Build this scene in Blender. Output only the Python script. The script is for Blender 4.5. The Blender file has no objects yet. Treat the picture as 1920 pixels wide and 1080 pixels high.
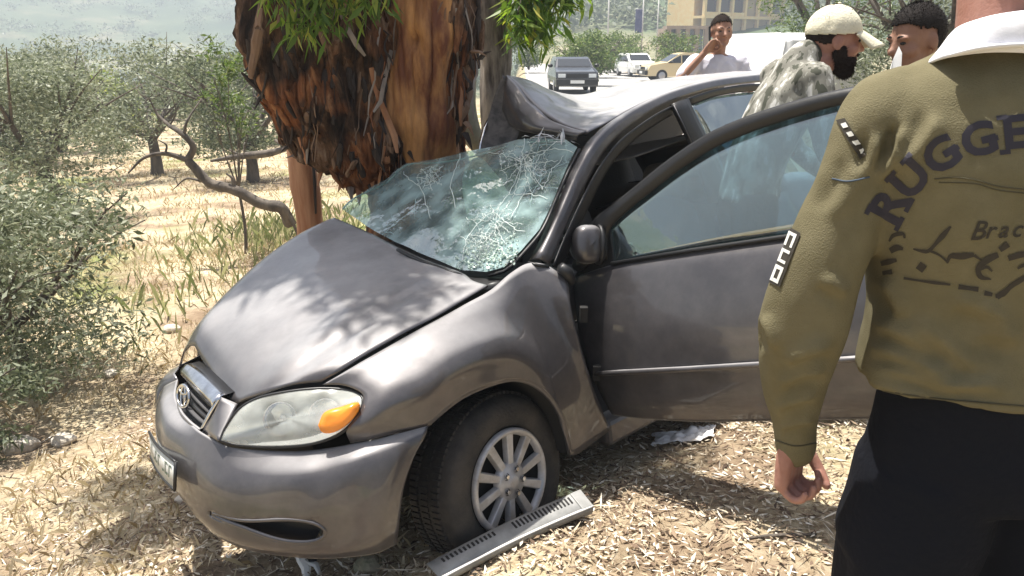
import bpy, bmesh, math, random
import numpy as np
from mathutils import Vector, Matrix, noise
from mathutils.bvhtree import BVHTree

sc = bpy.context.scene
COL = sc.collection
rnd = random.Random(7)
npr = np.random.default_rng(7)

# ------------------------------------------------------------------ camera, sky, sun, exposure
F = 1450.0                      # focal length in pixels of the 1920 wide photograph
PIT = math.radians(17.4215)     # camera looks down
EYE = np.array([0.0, 0.0, 1.5])
cam_d = bpy.data.cameras.new('camera')
cam_d.sensor_width = 36.0
cam_d.lens = F / 1920 * 36.0
cam_d.clip_start = 0.05
cam_d.clip_end = 9000
cam = bpy.data.objects.new('camera', cam_d)
COL.objects.link(cam)
cam.location = EYE
cam.rotation_euler = (math.pi / 2 - PIT, 0, 0)
sc.camera = cam

SUN_H = np.array([-0.75, 0.661])                     # where the sun stands, seen from above
SUN_EL = math.radians(73)
SUN_DIR = np.array([SUN_H[0] * math.cos(SUN_EL), SUN_H[1] * math.cos(SUN_EL), math.sin(SUN_EL)])
w = bpy.data.worlds.new('World')
sc.world = w
w.use_nodes = True
nt = w.node_tree
bg = nt.nodes['Background']
sky = nt.nodes.new('ShaderNodeTexSky')
sky.sky_type = 'NISHITA'
sky.sun_disc = False
sky.sun_elevation = SUN_EL
sky.sun_rotation = math.atan2(SUN_H[0], SUN_H[1])
sky.air_density = 1.1
sky.dust_density = 5.0
nt.links.new(sky.outputs[0], bg.inputs[0])
bg.inputs[1].default_value = 0.065
sd = bpy.data.lights.new('sun', 'SUN')
sd.energy = 5.0
sd.angle = math.radians(0.55)
sd.color = (1.0, 0.955, 0.88)
sun = bpy.data.objects.new('sun', sd)
COL.objects.link(sun)
sun.rotation_euler = Vector(SUN_DIR).to_track_quat('Z', 'Y').to_euler()
sun.location = (-20, 12, 40)
sc.view_settings.view_transform = 'Standard'
sc.view_settings.look = 'None'
sc.view_settings.gamma = 1
sc.view_settings.use_curve_mapping = False
sc.view_settings.exposure = 1.25
sc.cycles.max_bounces = 8
sc.cycles.transparent_max_bounces = 16
sc.cycles.volume_bounces = 0

# ------------------------------------------------------------------ geometry helpers
_c, _s = math.cos(PIT), math.sin(PIT)
RT = np.array([1., 0, 0]); UP = np.array([0, _s, _c]); FW = np.array([0, _c, -_s])
# pose of the wrecked car (x forward, y left, z up, origin under the front axle)
CM = np.array([[-0.7240981882, 0.6786260469, -0.1230792520], [-0.6896665025, -0.7141191634, 0.1199747301], [-0.0064752757, 0.1717571219, 0.9851180446]])
CT = np.array([-0.5461209390, 2.9717419533, -0.3781288283])


def ray(px, py):
    return RT * ((px - 960) / F) + UP * ((540 - py) / F) + FW


def at(px, py, d):
    return EYE + ray(px, py) * d


def C(x, y, z):
    return CM @ np.array([x, y, z], float) + CT


def to_car(p):
    return CM.T @ (np.asarray(p) - CT)


def P(px, py, **k):
    """point of the car body seen in direction (px, py), on the car-frame plane x, y or z = value"""
    (a, v), = k.items()
    i = {'x': 0, 'y': 1, 'z': 2}[a]
    o = CM.T @ (EYE - CT); d = CM.T @ ray(px, py)
    t = (v - o[i]) / d[i]
    return EYE + ray(px, py) * t


def on_plane(px, py, p0, n):
    r = ray(px, py)
    return EYE + r * (np.dot(np.asarray(p0) - EYE, n) / np.dot(r, n))


def cr(pts, n, chord=True):
    """Catmull-Rom through pts, n samples"""
    p = np.array(pts, float)
    m = len(p)
    if m == 2:
        t = np.linspace(0, 1, n)[:, None]
        return p[0] * (1 - t) + p[1] * t
    if chord:
        s = np.r_[0, np.cumsum(np.linalg.norm(np.diff(p, axis=0), axis=1) + 1e-9)]
        s /= s[-1]
    else:
        s = np.linspace(0, 1, m)
    g = np.zeros_like(p)
    g[1:-1] = (p[2:] - p[:-2]) / (s[2:] - s[:-2])[:, None]
    g[0] = (p[1] - p[0]) / (s[1] - s[0]); g[-1] = (p[-1] - p[-2]) / (s[-1] - s[-2])
    u = np.linspace(0, 1, n)
    i = np.clip(np.searchsorted(s, u, side='right') - 1, 0, m - 2)
    h = (s[i + 1] - s[i]); t = ((u - s[i]) / h)[:, None]; h = h[:, None]
    return (2 * t**3 - 3 * t**2 + 1) * p[i] + (t**3 - 2 * t**2 + t) * h * g[i] + (-2 * t**3 + 3 * t**2) * p[i + 1] + (t**3 - t**2) * h * g[i + 1]


def grid_faces(nu, nv, off=0, close_v=False):
    F_ = []
    for i in range(nu - 1):
        for j in range(nv - (0 if close_v else 1)):
            a = off + i * nv + j; b = off + i * nv + (j + 1) % nv
            F_.append((a, b, b + nv, a + nv))
    return F_


def grid_normal(G):
    du = np.gradient(G, axis=0); dv = np.gradient(G, axis=1)
    n = np.cross(du, dv)
    n /= np.linalg.norm(n, axis=2, keepdims=True) + 1e-12
    return n


def face_cam(n, G):
    c = G.reshape(-1, 3).mean(0)
    if np.dot(n.reshape(-1, 3).mean(0), EYE - c) < 0:
        n = -n
    return n


def coons(c0, c1, d0, d1, nu, nv, bulge=0.0):
    """surface between c0 (v=0) and c1 (v=1), closed by d0 (u=0) and d1 (u=1)"""
    a, b = cr(c0, nu), cr(c1, nu)
    e, f_ = cr(d0, nv), cr(d1, nv)
    u = np.linspace(0, 1, nu)[:, None, None]; v = np.linspace(0, 1, nv)[None, :, None]
    G = (1 - v) * a[:, None] + v * b[:, None] + (1 - u) * e[None] + u * f_[None] - (
        (1 - u) * (1 - v) * a[0] + u * (1 - v) * a[-1] + (1 - u) * v * b[0] + u * v * b[-1])
    if bulge:
        n = face_cam(grid_normal(G), G)
        G = G + n * (bulge * 16 * u * (1 - u) * v * (1 - v))
    return G


def loft(curves, nu, nv):
    A = np.array([cr(c, nu) for c in curves])          # k, nu, 3
    return np.stack([cr(A[:, i], nv, chord=False) for i in range(nu)])


ORG = {}


def props(o, label=None, cat=None, group=None, kind=None):
    if label: o['label'] = label
    if cat: o['category'] = cat
    if group: o['group'] = group
    if kind: o['kind'] = kind
    return o


def empty(name, loc, label=None, cat=None, group=None, local=False, rotz=0):
    o = bpy.data.objects.new(name, None)
    o.empty_display_size = 0.1
    COL.objects.link(o)
    o.location = tuple(loc)
    o.rotation_euler = (0, 0, rotz)
    ORG[o.name] = np.zeros(3) if local else np.asarray(loc, float)
    return props(o, label, cat, group)


def mesh(name, V, Fc, m, parent=None, org=None, smooth=True, solid=0.0, bevel=0.0, sub=0):
    """one mesh object; V in world space (or in the local space of a thing built at the origin)"""
    V = np.asarray(V, float).reshape(-1, 3)
    o_ = ORG[parent.name] if parent is not None else (np.zeros(3) if org is None else np.asarray(org, float))
    me = bpy.data.meshes.new(name)
    me.from_pydata((V - o_).tolist(), [], [tuple(int(i) for i in f) for f in Fc] if not isinstance(Fc, np.ndarray) else Fc.tolist())
    me.validate()
    if smooth:
        me.polygons.foreach_set('use_smooth', [True] * len(me.polygons))
    o = bpy.data.objects.new(name, me)
    COL.objects.link(o)
    if m is not None:
        me.materials.append(m)
    if parent is not None:
        o.parent = parent
    else:
        o.location = tuple(o_)
    ORG[o.name] = o_
    if sub:
        s = o.modifiers.new('sub', 'SUBSURF'); s.levels = sub; s.render_levels = sub
    if solid:
        s = o.modifiers.new('solid', 'SOLIDIFY'); s.thickness = solid; s.offset = 0
    if bevel:
        s = o.modifiers.new('bevel', 'BEVEL'); s.width = bevel; s.segments = 2; s.limit_method = 'ANGLE'
    return o


def fast_mesh(name, V, loops, sizes, m, parent=None, org=None, smooth=False):
    """big meshes from numpy arrays"""
    V = np.asarray(V, np.float32).reshape(-1, 3)
    o_ = ORG[parent.name] if parent is not None else (np.zeros(3) if org is None else np.asarray(org, float))
    V = V - o_.astype(np.float32)
    me = bpy.data.meshes.new(name)
    me.vertices.add(len(V)); me.vertices.foreach_set('co', V.ravel())
    me.loops.add(len(loops)); me.loops.foreach_set('vertex_index', np.asarray(loops, np.int32))
    st = np.r_[0, np.cumsum(sizes)[:-1]].astype(np.int32)
    me.polygons.add(len(sizes)); me.polygons.foreach_set('loop_start', st)
    if smooth:
        me.polygons.foreach_set('use_smooth', np.ones(len(sizes), bool))
    me.update(calc_edges=True); me.validate()
    o = bpy.data.objects.new(name, me)
    COL.objects.link(o)
    if m is not None: me.materials.append(m)
    if parent is not None: o.parent = parent
    else: o.location = tuple(o_)
    ORG[o.name] = o_
    return o


def panel(name, G, m, parent, solid=0.006, **k):
    nu, nv = G.shape[:2]
    return mesh(name, G.reshape(-1, 3), grid_faces(nu, nv), m, parent, solid=solid, **k)


def tube(pts, rad, n=8, samples=None, cap=True, flat=None, up=(0, 0, 1)):
    """tapered tube; flat = ratio of the second axis"""
    p = np.array(pts, float)
    r = np.full(len(p), rad, float) if np.isscalar(rad) else np.array(rad, float)
    if samples:
        q = cr(np.c_[p, r * 0.999999], samples, chord=False); p, r = q[:, :3], np.abs(q[:, 3])
    t = np.gradient(p, axis=0); t /= np.linalg.norm(t, axis=1, keepdims=True) + 1e-12
    u0 = np.array(up, float)
    if abs(np.dot(u0, t[0])) > 0.9: u0 = np.array([1., 0.2, 0])
    V = []
    for i in range(len(p)):
        a = np.cross(t[i], u0); a /= np.linalg.norm(a) + 1e-12
        b = np.cross(a, t[i]); u0 = b
        for j in range(n):
            q = 2 * math.pi * j / n
            V.append(p[i] + r[i] * (math.cos(q) * a + math.sin(q) * b * (flat or 1.0)))
    Fc = grid_faces(len(p), n, close_v=True)
    if cap:
        Fc.append(tuple(range(n - 1, -1, -1))); Fc.append(tuple(range((len(p) - 1) * n, len(p) * n)))
    return np.array(V), Fc


def merge(*vf):
    V, Fc, o = [], [], 0
    for v, f in vf:
        V.append(np.asarray(v).reshape(-1, 3)); Fc += [tuple(i + o for i in q) for q in f]; o += len(V[-1])
    return np.concatenate(V), Fc


def ell(c, r, nu=14, nv=20, R=None):
    V = []
    for i in range(nu + 1):
        th = math.pi * (i + 0.0001) / (nu + 0.0002)
        for j in range(nv):
            ph = 2 * math.pi * j / nv
            V.append((r[0] * math.sin(th) * math.cos(ph), r[1] * math.sin(th) * math.sin(ph), r[2] * math.cos(th)))
    V = np.array(V)
    if R is not None: V = V @ np.array(R).T
    return V + np.array(c, float), grid_faces(nu + 1, nv, close_v=True)[::1] + [tuple(range(nv)), tuple(range((nu) * nv, (nu + 1) * nv))[::-1]]


def box(c, s, R=None):
    V = np.array([(x, y, z) for x in (-.5, .5) for y in (-.5, .5) for z in (-.5, .5)]) * np.array(s, float)
    if R is not None: V = V @ np.array(R).T
    return V + np.array(c, float), [(0, 1, 3, 2), (4, 6, 7, 5), (0, 4, 5, 1), (2, 3, 7, 6), (0, 2, 6, 4), (1, 5, 7, 3)]


def hexa(a, b):
    """box from a 4-point face a and its opposite b"""
    return np.array(list(a) + list(b)), [(0, 1, 2, 3), (7, 6, 5, 4), (0, 4, 5, 1), (1, 5, 6, 2), (2, 6, 7, 3), (3, 7, 4, 0)]


def rotz(a):
    return np.array([[math.cos(a), -math.sin(a), 0], [math.sin(a), math.cos(a), 0], [0, 0, 1]])


def rotx(a):
    return np.array([[1, 0, 0], [0, math.cos(a), -math.sin(a)], [0, math.sin(a), math.cos(a)]])


def roty(a):
    return np.array([[math.cos(a), 0, math.sin(a)], [0, 1, 0], [-math.sin(a), 0, math.cos(a)]])


def lathe(prof, n=40):
    """profile (r, h) turned about z"""
    V = []
    for r, h in prof:
        for j in range(n):
            a = 2 * math.pi * j / n
            V.append((r * math.cos(a), r * math.sin(a), h))
    return np.array(V), grid_faces(len(prof), n, close_v=True)


def frame_to(c, zaxis, xhint):
    z = np.array(zaxis, float); z /= np.linalg.norm(z)
    x = np.array(xhint, float); x -= z * np.dot(x, z); x /= np.linalg.norm(x)
    return np.stack([x, np.cross(z, x), z], axis=1), np.array(c, float)


def remesh(V, Fc, vox, smooth=6, fac=0.5):
    me = bpy.data.meshes.new('tmp'); me.from_pydata(np.asarray(V).tolist(), [], Fc); me.validate()
    bm = bmesh.new(); bm.from_mesh(me); bmesh.ops.recalc_face_normals(bm, faces=bm.faces); bm.to_mesh(me); bm.free()
    o = bpy.data.objects.new('tmp', me); COL.objects.link(o)
    r = o.modifiers.new('r', 'REMESH'); r.mode = 'VOXEL'; r.voxel_size = vox
    s = o.modifiers.new('s', 'SMOOTH'); s.iterations = smooth; s.factor = fac
    dg = bpy.context.evaluated_depsgraph_get()
    ev = o.evaluated_get(dg); m2 = ev.to_mesh()
    n = len(m2.vertices); W = np.empty(n * 3, np.float32); m2.vertices.foreach_get('co', W)
    Fo = [tuple(p.vertices) for p in m2.polygons]
    ev.to_mesh_clear(); bpy.data.objects.remove(o); bpy.data.meshes.remove(me)
    return W.reshape(-1, 3).astype(float), Fo


def sstep(a, b, x):
    t = np.clip((np.asarray(x, float) - a) / (b - a), 0, 1)
    return t * t * (3 - 2 * t)


def ground_z(x, y):
    x = np.asarray(x, float); y = np.asarray(y, float)
    q = .05 + .125 * x - .122 * y
    q = np.where(q < -.8, -.8 + (q + .8) * .33, q)
    q = np.where(q > .3, .3 + (q - .3) * .1, q)
    q = np.where(q < -14, -14 + (q + 14) * .05, q)
    k = sstep(5.0, 7.5, y + 0.5 * x) * sstep(-1.8, 0.2, x - 0.012 * y)
    q = q + .10 * np.exp(-((x - .02)**2 + (y - 2.22)**2) / .40**2)      # litter heaped against the front wheel
    return q * (1 - k) + (-0.04 - .0075 * np.clip(y - 8, 0, 60)) * k


# ------------------------------------------------------------------ materials
MATS = {}


def mat(name, col, rough=0.6, metal=0.0, coat=0.0, spec=0.5, bump=0.0, bscale=40.0, var=0.0, vscale=8.0, col2=None, emit=None, stretch=None, lo=0.35, hi=0.65, coords='Object', trans=0.0, leaf=0.0):
    if name in MATS: return MATS[name]
    m = bpy.data.materials.new(name); m.use_nodes = True
    n = m.node_tree.nodes; l = m.node_tree.links
    b = n['Principled BSDF']
    b.inputs['Base Color'].default_value = (*col, 1)
    b.inputs['Roughness'].default_value = rough
    b.inputs['Metallic'].default_value = metal
    b.inputs['Coat Weight'].default_value = coat
    b.inputs['Coat Roughness'].default_value = 0.06
    b.inputs['Specular IOR Level'].default_value = spec
    if trans: b.inputs['Transmission Weight'].default_value = trans
    tc = n.new('ShaderNodeTexCoord')
    src = tc.outputs[coords]
    if stretch:
        mp = n.new('ShaderNodeMapping'); mp.inputs['Scale'].default_value = stretch
        l.new(src, mp.inputs[0]); src = mp.outputs[0]
    if col2 is not None:
        t = n.new('ShaderNodeTexNoise'); t.inputs['Scale'].default_value = vscale; t.inputs['Detail'].default_value = 6; t.inputs['Roughness'].default_value = 0.62
        l.new(src, t.inputs['Vector'])
        r = n.new('ShaderNodeValToRGB')
        r.color_ramp.elements[0].position = lo; r.color_ramp.elements[0].color = (*col, 1)
        r.color_ramp.elements[1].position = hi; r.color_ramp.elements[1].color = (*col2, 1)
        l.new(t.outputs['Fac'], r.inputs[0]); l.new(r.outputs[0], b.inputs['Base Color'])
    if bump:
        t = n.new('ShaderNodeTexNoise'); t.inputs['Scale'].default_value = bscale; t.inputs['Detail'].default_value = 5
        l.new(src, t.inputs['Vector'])
        q = n.new('ShaderNodeBump'); q.inputs['Strength'].default_value = min(bump, 1); q.inputs['Distance'].default_value = 0.01
        l.new(t.outputs['Fac'], q.inputs['Height']); l.new(q.outputs[0], b.inputs['Normal'])
    if leaf:
        # a leaf passes some light through
        tr = n.new('ShaderNodeBsdfTranslucent'); mx = n.new('ShaderNodeMixShader'); mx.inputs[0].default_value = leaf
        if col2 is not None: l.new(r.outputs[0], tr.inputs[0])
        else: tr.inputs[0].default_value = (*col, 1)
        l.new(b.outputs[0], mx.inputs[1]); l.new(tr.outputs[0], mx.inputs[2]); l.new(mx.outputs[0], n['Material Output'].inputs[0])
    MATS[name] = m
    return m
# ------------------------------------------------------------------ setting: ground, road, hills, haze
def ground_mat():
    m = bpy.data.materials.new('earth'); m.use_nodes = True
    n = m.node_tree.nodes; l = m.node_tree.links; b = n['Principled BSDF']
    b.inputs['Roughness'].default_value = 0.95; b.inputs['Specular IOR Level'].default_value = 0.1
    g = n.new('ShaderNodeNewGeometry')
    def nz(sc_, det=6, ro=.6):
        t = n.new('ShaderNodeTexNoise'); t.inputs['Scale'].default_value = sc_; t.inputs['Detail'].default_value = det; t.inputs['Roughness'].default_value = ro
        l.new(g.outputs['Position'], t.inputs['Vector']); return t.outputs['Fac']
    def ramp(s, stops):
        r = n.new('ShaderNodeValToRGB'); e = r.color_ramp.elements
        while len(e) < len(stops): e.new(.5)
        for q, (p, c) in zip(e, stops): q.position = p; q.color = (*c, 1)
        l.new(s, r.inputs[0]); return r.outputs[0]
    def mix(f, a, c):
        x = n.new('ShaderNodeMix'); x.data_type = 'RGBA'; l.new(f, x.inputs[0]); l.new(a, x.inputs[6]); l.new(c, x.inputs[7]); return x.outputs[2]
    soil = ramp(nz(3.0, 8, .7), [(.3, (.15, .105, .07)), (.5, (.27, .20, .135)), (.68, (.46, .38, .27))])
    straw = ramp(nz(22., 8, .75), [(.32, (.26, .19, .11)), (.5, (.49, .41, .27)), (.66, (.68, .61, .45))])
    green = ramp(nz(5., 6, .6), [(.3, (.10, .14, .045)), (.7, (.30, .30, .12))])
    m1 = mix(ramp(nz(.9, 5), [(.42, (0, 0, 0)), (.58, (1, 1, 1))]), soil, straw)
    m2 = mix(ramp(nz(.35, 5), [(.54, (0, 0, 0)), (.66, (1, 1, 1))]), m1, green)
    # beyond the fields the slopes are clad in scrub: a greener cover with tan terraces
    far = ramp(nz(.012, 8, .65), [(.36, (.055, .085, .045)), (.52, (.11, .14, .075)), (.60, (.24, .22, .14)), (.68, (.13, .15, .08))])
    ln = n.new('ShaderNodeVectorMath'); ln.operation = 'LENGTH'; l.new(g.outputs['Position'], ln.inputs[0])
    fr = n.new('ShaderNodeMapRange'); fr.inputs[1].default_value = 60; fr.inputs[2].default_value = 130; l.new(ln.outputs['Value'], fr.inputs[0])
    m2 = mix(fr.outputs[0], m2, far)
    l.new(m2, b.inputs['Base Color'])
    q = n.new('ShaderNodeBump'); q.inputs['Distance'].default_value = .03; q.inputs['Strength'].default_value = .8
    l.new(nz(30, 8, .7), q.inputs['Height']); l.new(q.outputs[0], b.inputs['Normal'])
    return m


M_EARTH = ground_mat()


def terrain():
    # one sheet: fine near the camera, coarse towards the horizon
    def axis(lo, hi, near, fine, grow):
        p = [0.0]; s = fine
        while p[-1] < hi:
            if p[-1] > near: s *= grow
            p.append(p[-1] + s)
        q = [0.0]; s = fine
        while q[-1] > lo:
            if -q[-1] > near: s *= grow
            q.append(q[-1] - s)
        return np.array(q[:0:-1] + p)
    xs = axis(-900, 900, 7, .11, 1.11); ys = axis(-60, 1100, 9, .11, 1.11)
    X, Y = np.meshgrid(xs, ys, indexing='ij')
    Z = ground_z(X, Y)
    near = np.exp(-((X / 14)**2 + (Y / 14)**2))
    for i in range(X.shape[0]):
        for j in range(X.shape[1]):
            x, y = X[i, j], Y[i, j]
            a = noise.noise((x * .9, y * .9, 3)) * .05 + noise.noise((x * 3.1, y * 3.1, 9)) * .018
            road = 0 <= x - .012 * y <= 9 and y > 6.5
            if near[i, j] > 1e-4 and not road: Z[i, j] += a * near[i, j]
            d = math.hypot(x, y)
            if d > 60:
                az = math.atan2(x, y)
                # valley floor and the hills beyond it
                k = float(sstep(90, 900, d)) * (1 if az < 0 else 0)
                h = 66 * float(sstep(220, 720, d)) * (1 + .28 * noise.noise((az * 5, .3, 1)) + .10 * noise.noise((az * 21, d * .002, 4)))
                h2 = 44 * float(sstep(90, 330, d)) * (1 + .25 * noise.noise((az * 8, .7, 2)) + .1 * noise.noise((x * .02, y * .02, 6)))
                s = float(sstep(-.03, .10, az))
                Z[i, j] += h * (1 - s) + (h2 + h * .3) * s
    o = mesh('ground', np.stack([X, Y, Z], 2).reshape(-1, 3), grid_faces(len(xs), len(ys)), M_EARTH)
    return props(o, kind='structure')


terrain()
# road: dusty sun-bleached asphalt running away behind the car
rows, V = [], []
xs_ = np.linspace(0, 7.4, 9); ys_ = np.r_[np.linspace(6.6, 30, 40), np.linspace(32, 95, 30)]
for y in ys_:
    for x in xs_:
        xx = x + .012 * y + .25
        V.append((xx, y, -.036 + .0 + .012 + float(ground_z(xx, y)) + .04))
M_ROAD = mat('road_asphalt', (.30, .29, .275), .8, bump=.5, bscale=60, col2=(.38, .37, .35), vscale=2.5)
props(mesh('road', V, grid_faces(len(ys_), len(xs_)), M_ROAD), kind='structure')
V = []
for y in ys_:
    for x in (.12, .24):
        xx = x + .012 * y + .25; V.append((xx, y, .0205 + float(ground_z(xx, y))))
M_LINE = mat('road_paint', (.78, .77, .72), .6, col2=(.5, .49, .46), vscale=14)
props(mesh('road_edge_line', V, grid_faces(len(ys_), 2), M_LINE), kind='structure')

# the hazy air of the valley
vh = bpy.data.materials.new('air'); vh.use_nodes = True
for nd in list(vh.node_tree.nodes):
    if nd.type == 'BSDF_PRINCIPLED': vh.node_tree.nodes.remove(nd)
pv = vh.node_tree.nodes.new('ShaderNodeVolumePrincipled')
pv.inputs['Color'].default_value = (.80, .89, 1, 1); pv.inputs['Density'].default_value = HAZE if 'HAZE' in globals() else .0020
vh.node_tree.links.new(pv.outputs[0], vh.node_tree.nodes['Material Output'].inputs['Volume'])
props(mesh('haze', *box((0, 560, 35), (2200, 1360, 160)), vh, smooth=False), kind='stuff')
# ------------------------------------------------------------------ the wrecked car
def paint_mat():
    m = bpy.data.materials.new('car_paint'); m.use_nodes = True
    n = m.node_tree.nodes; l = m.node_tree.links; b = n['Principled BSDF']
    tc = n.new('ShaderNodeTexCoord')
    def nz(s, d=5, r=.6):
        t = n.new('ShaderNodeTexNoise'); t.inputs['Scale'].default_value = s; t.inputs['Detail'].default_value = d; t.inputs['Roughness'].default_value = r
        l.new(tc.outputs['Object'], t.inputs['Vector']); return t.outputs['Fac']
    r = n.new('ShaderNodeValToRGB'); r.color_ramp.elements[0].position = .38; r.color_ramp.elements[1].position = .72
    r.color_ramp.elements[0].color = (.064, .060, .064, 1); r.color_ramp.elements[1].color = (.115, .106, .106, 1)
    l.new(nz(4.2, 8, .7), r.inputs[0]); l.new(r.outputs[0], b.inputs['Base Color'])
    b.inputs['Metallic'].default_value = .45
    # upward faces paler: sunlit white put into the colour along with some dust
    gm = n.new('ShaderNodeNewGeometry'); sp = n.new('ShaderNodeSeparateXYZ'); l.new(gm.outputs['Normal'], sp.inputs[0])
    ab = n.new('ShaderNodeMath'); ab.operation = 'ABSOLUTE'; l.new(sp.outputs[2], ab.inputs[0])
    up = n.new('ShaderNodeMapRange'); up.inputs[1].default_value = .68; up.inputs[2].default_value = .985; l.new(ab.outputs[0], up.inputs[0])
    dz = n.new('ShaderNodeMapRange'); dz.inputs[1].default_value = .3; dz.inputs[2].default_value = .7; dz.inputs[3].default_value = .26; dz.inputs[4].default_value = .60; l.new(nz(3.1, 8, .65), dz.inputs[0])
    dm = n.new('ShaderNodeMath'); dm.operation = 'MULTIPLY'; l.new(up.outputs[0], dm.inputs[0]); l.new(dz.outputs[0], dm.inputs[1])
    df = n.new('ShaderNodeBsdfDiffuse'); df.inputs[0].default_value = (.54, .53, .53, 1)
    mx = n.new('ShaderNodeMixShader'); l.new(dm.outputs[0], mx.inputs[0]); l.new(b.outputs[0], mx.inputs[1]); l.new(df.outputs[0], mx.inputs[2]); l.new(mx.outputs[0], n['Material Output'].inputs[0])
    q = n.new('ShaderNodeMapRange'); q.inputs[1].default_value = .35; q.inputs[2].default_value = .7; q.inputs[3].default_value = .34; q.inputs[4].default_value = .58
    l.new(nz(7, 8, .7), q.inputs[0]); l.new(q.outputs[0], b.inputs['Roughness'])
    b.inputs['Coat Weight'].default_value = .8; b.inputs['Coat Roughness'].default_value = .06
    bp = n.new('ShaderNodeBump'); bp.inputs['Strength'].default_value = .06; bp.inputs['Distance'].default_value = .003
    l.new(nz(55, 4), bp.inputs['Height']); l.new(bp.outputs[0], b.inputs['Normal'])
    return m


M_PAINT = paint_mat()
M_BLACK = mat('black_trim', (.012, .012, .013), .45, bump=.1)
M_DARK = mat('dark_inner', (.018, .017, .016), .8)
M_RUB = mat('tyre_rubber', (.022, .021, .02), .8, bump=.4, bscale=90, col2=(.07, .06, .05), vscale=9, lo=.4, hi=.8)
M_CHROME = mat('chrome', (.75, .76, .78), .18, metal=1, col2=(.45, .45, .46), vscale=12)
M_SILVER = mat('hubcap_silver', (.50, .50, .51), .42, metal=.35, col2=(.28, .26, .24), vscale=14, lo=.4, hi=.75)
M_SEAT = mat('seat_cloth', (.17, .16, .15), .9, bump=.3, bscale=160)
M_CLOTHP = mat('pale_cloth', (.55, .60, .54), .9, bump=.3, bscale=20)
M_DASH = mat('dash_plastic', (.06, .058, .06), .7, bump=.2, bscale=120)
M_WHITE = mat('white_plastic', (.75, .75, .72), .5)


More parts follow.
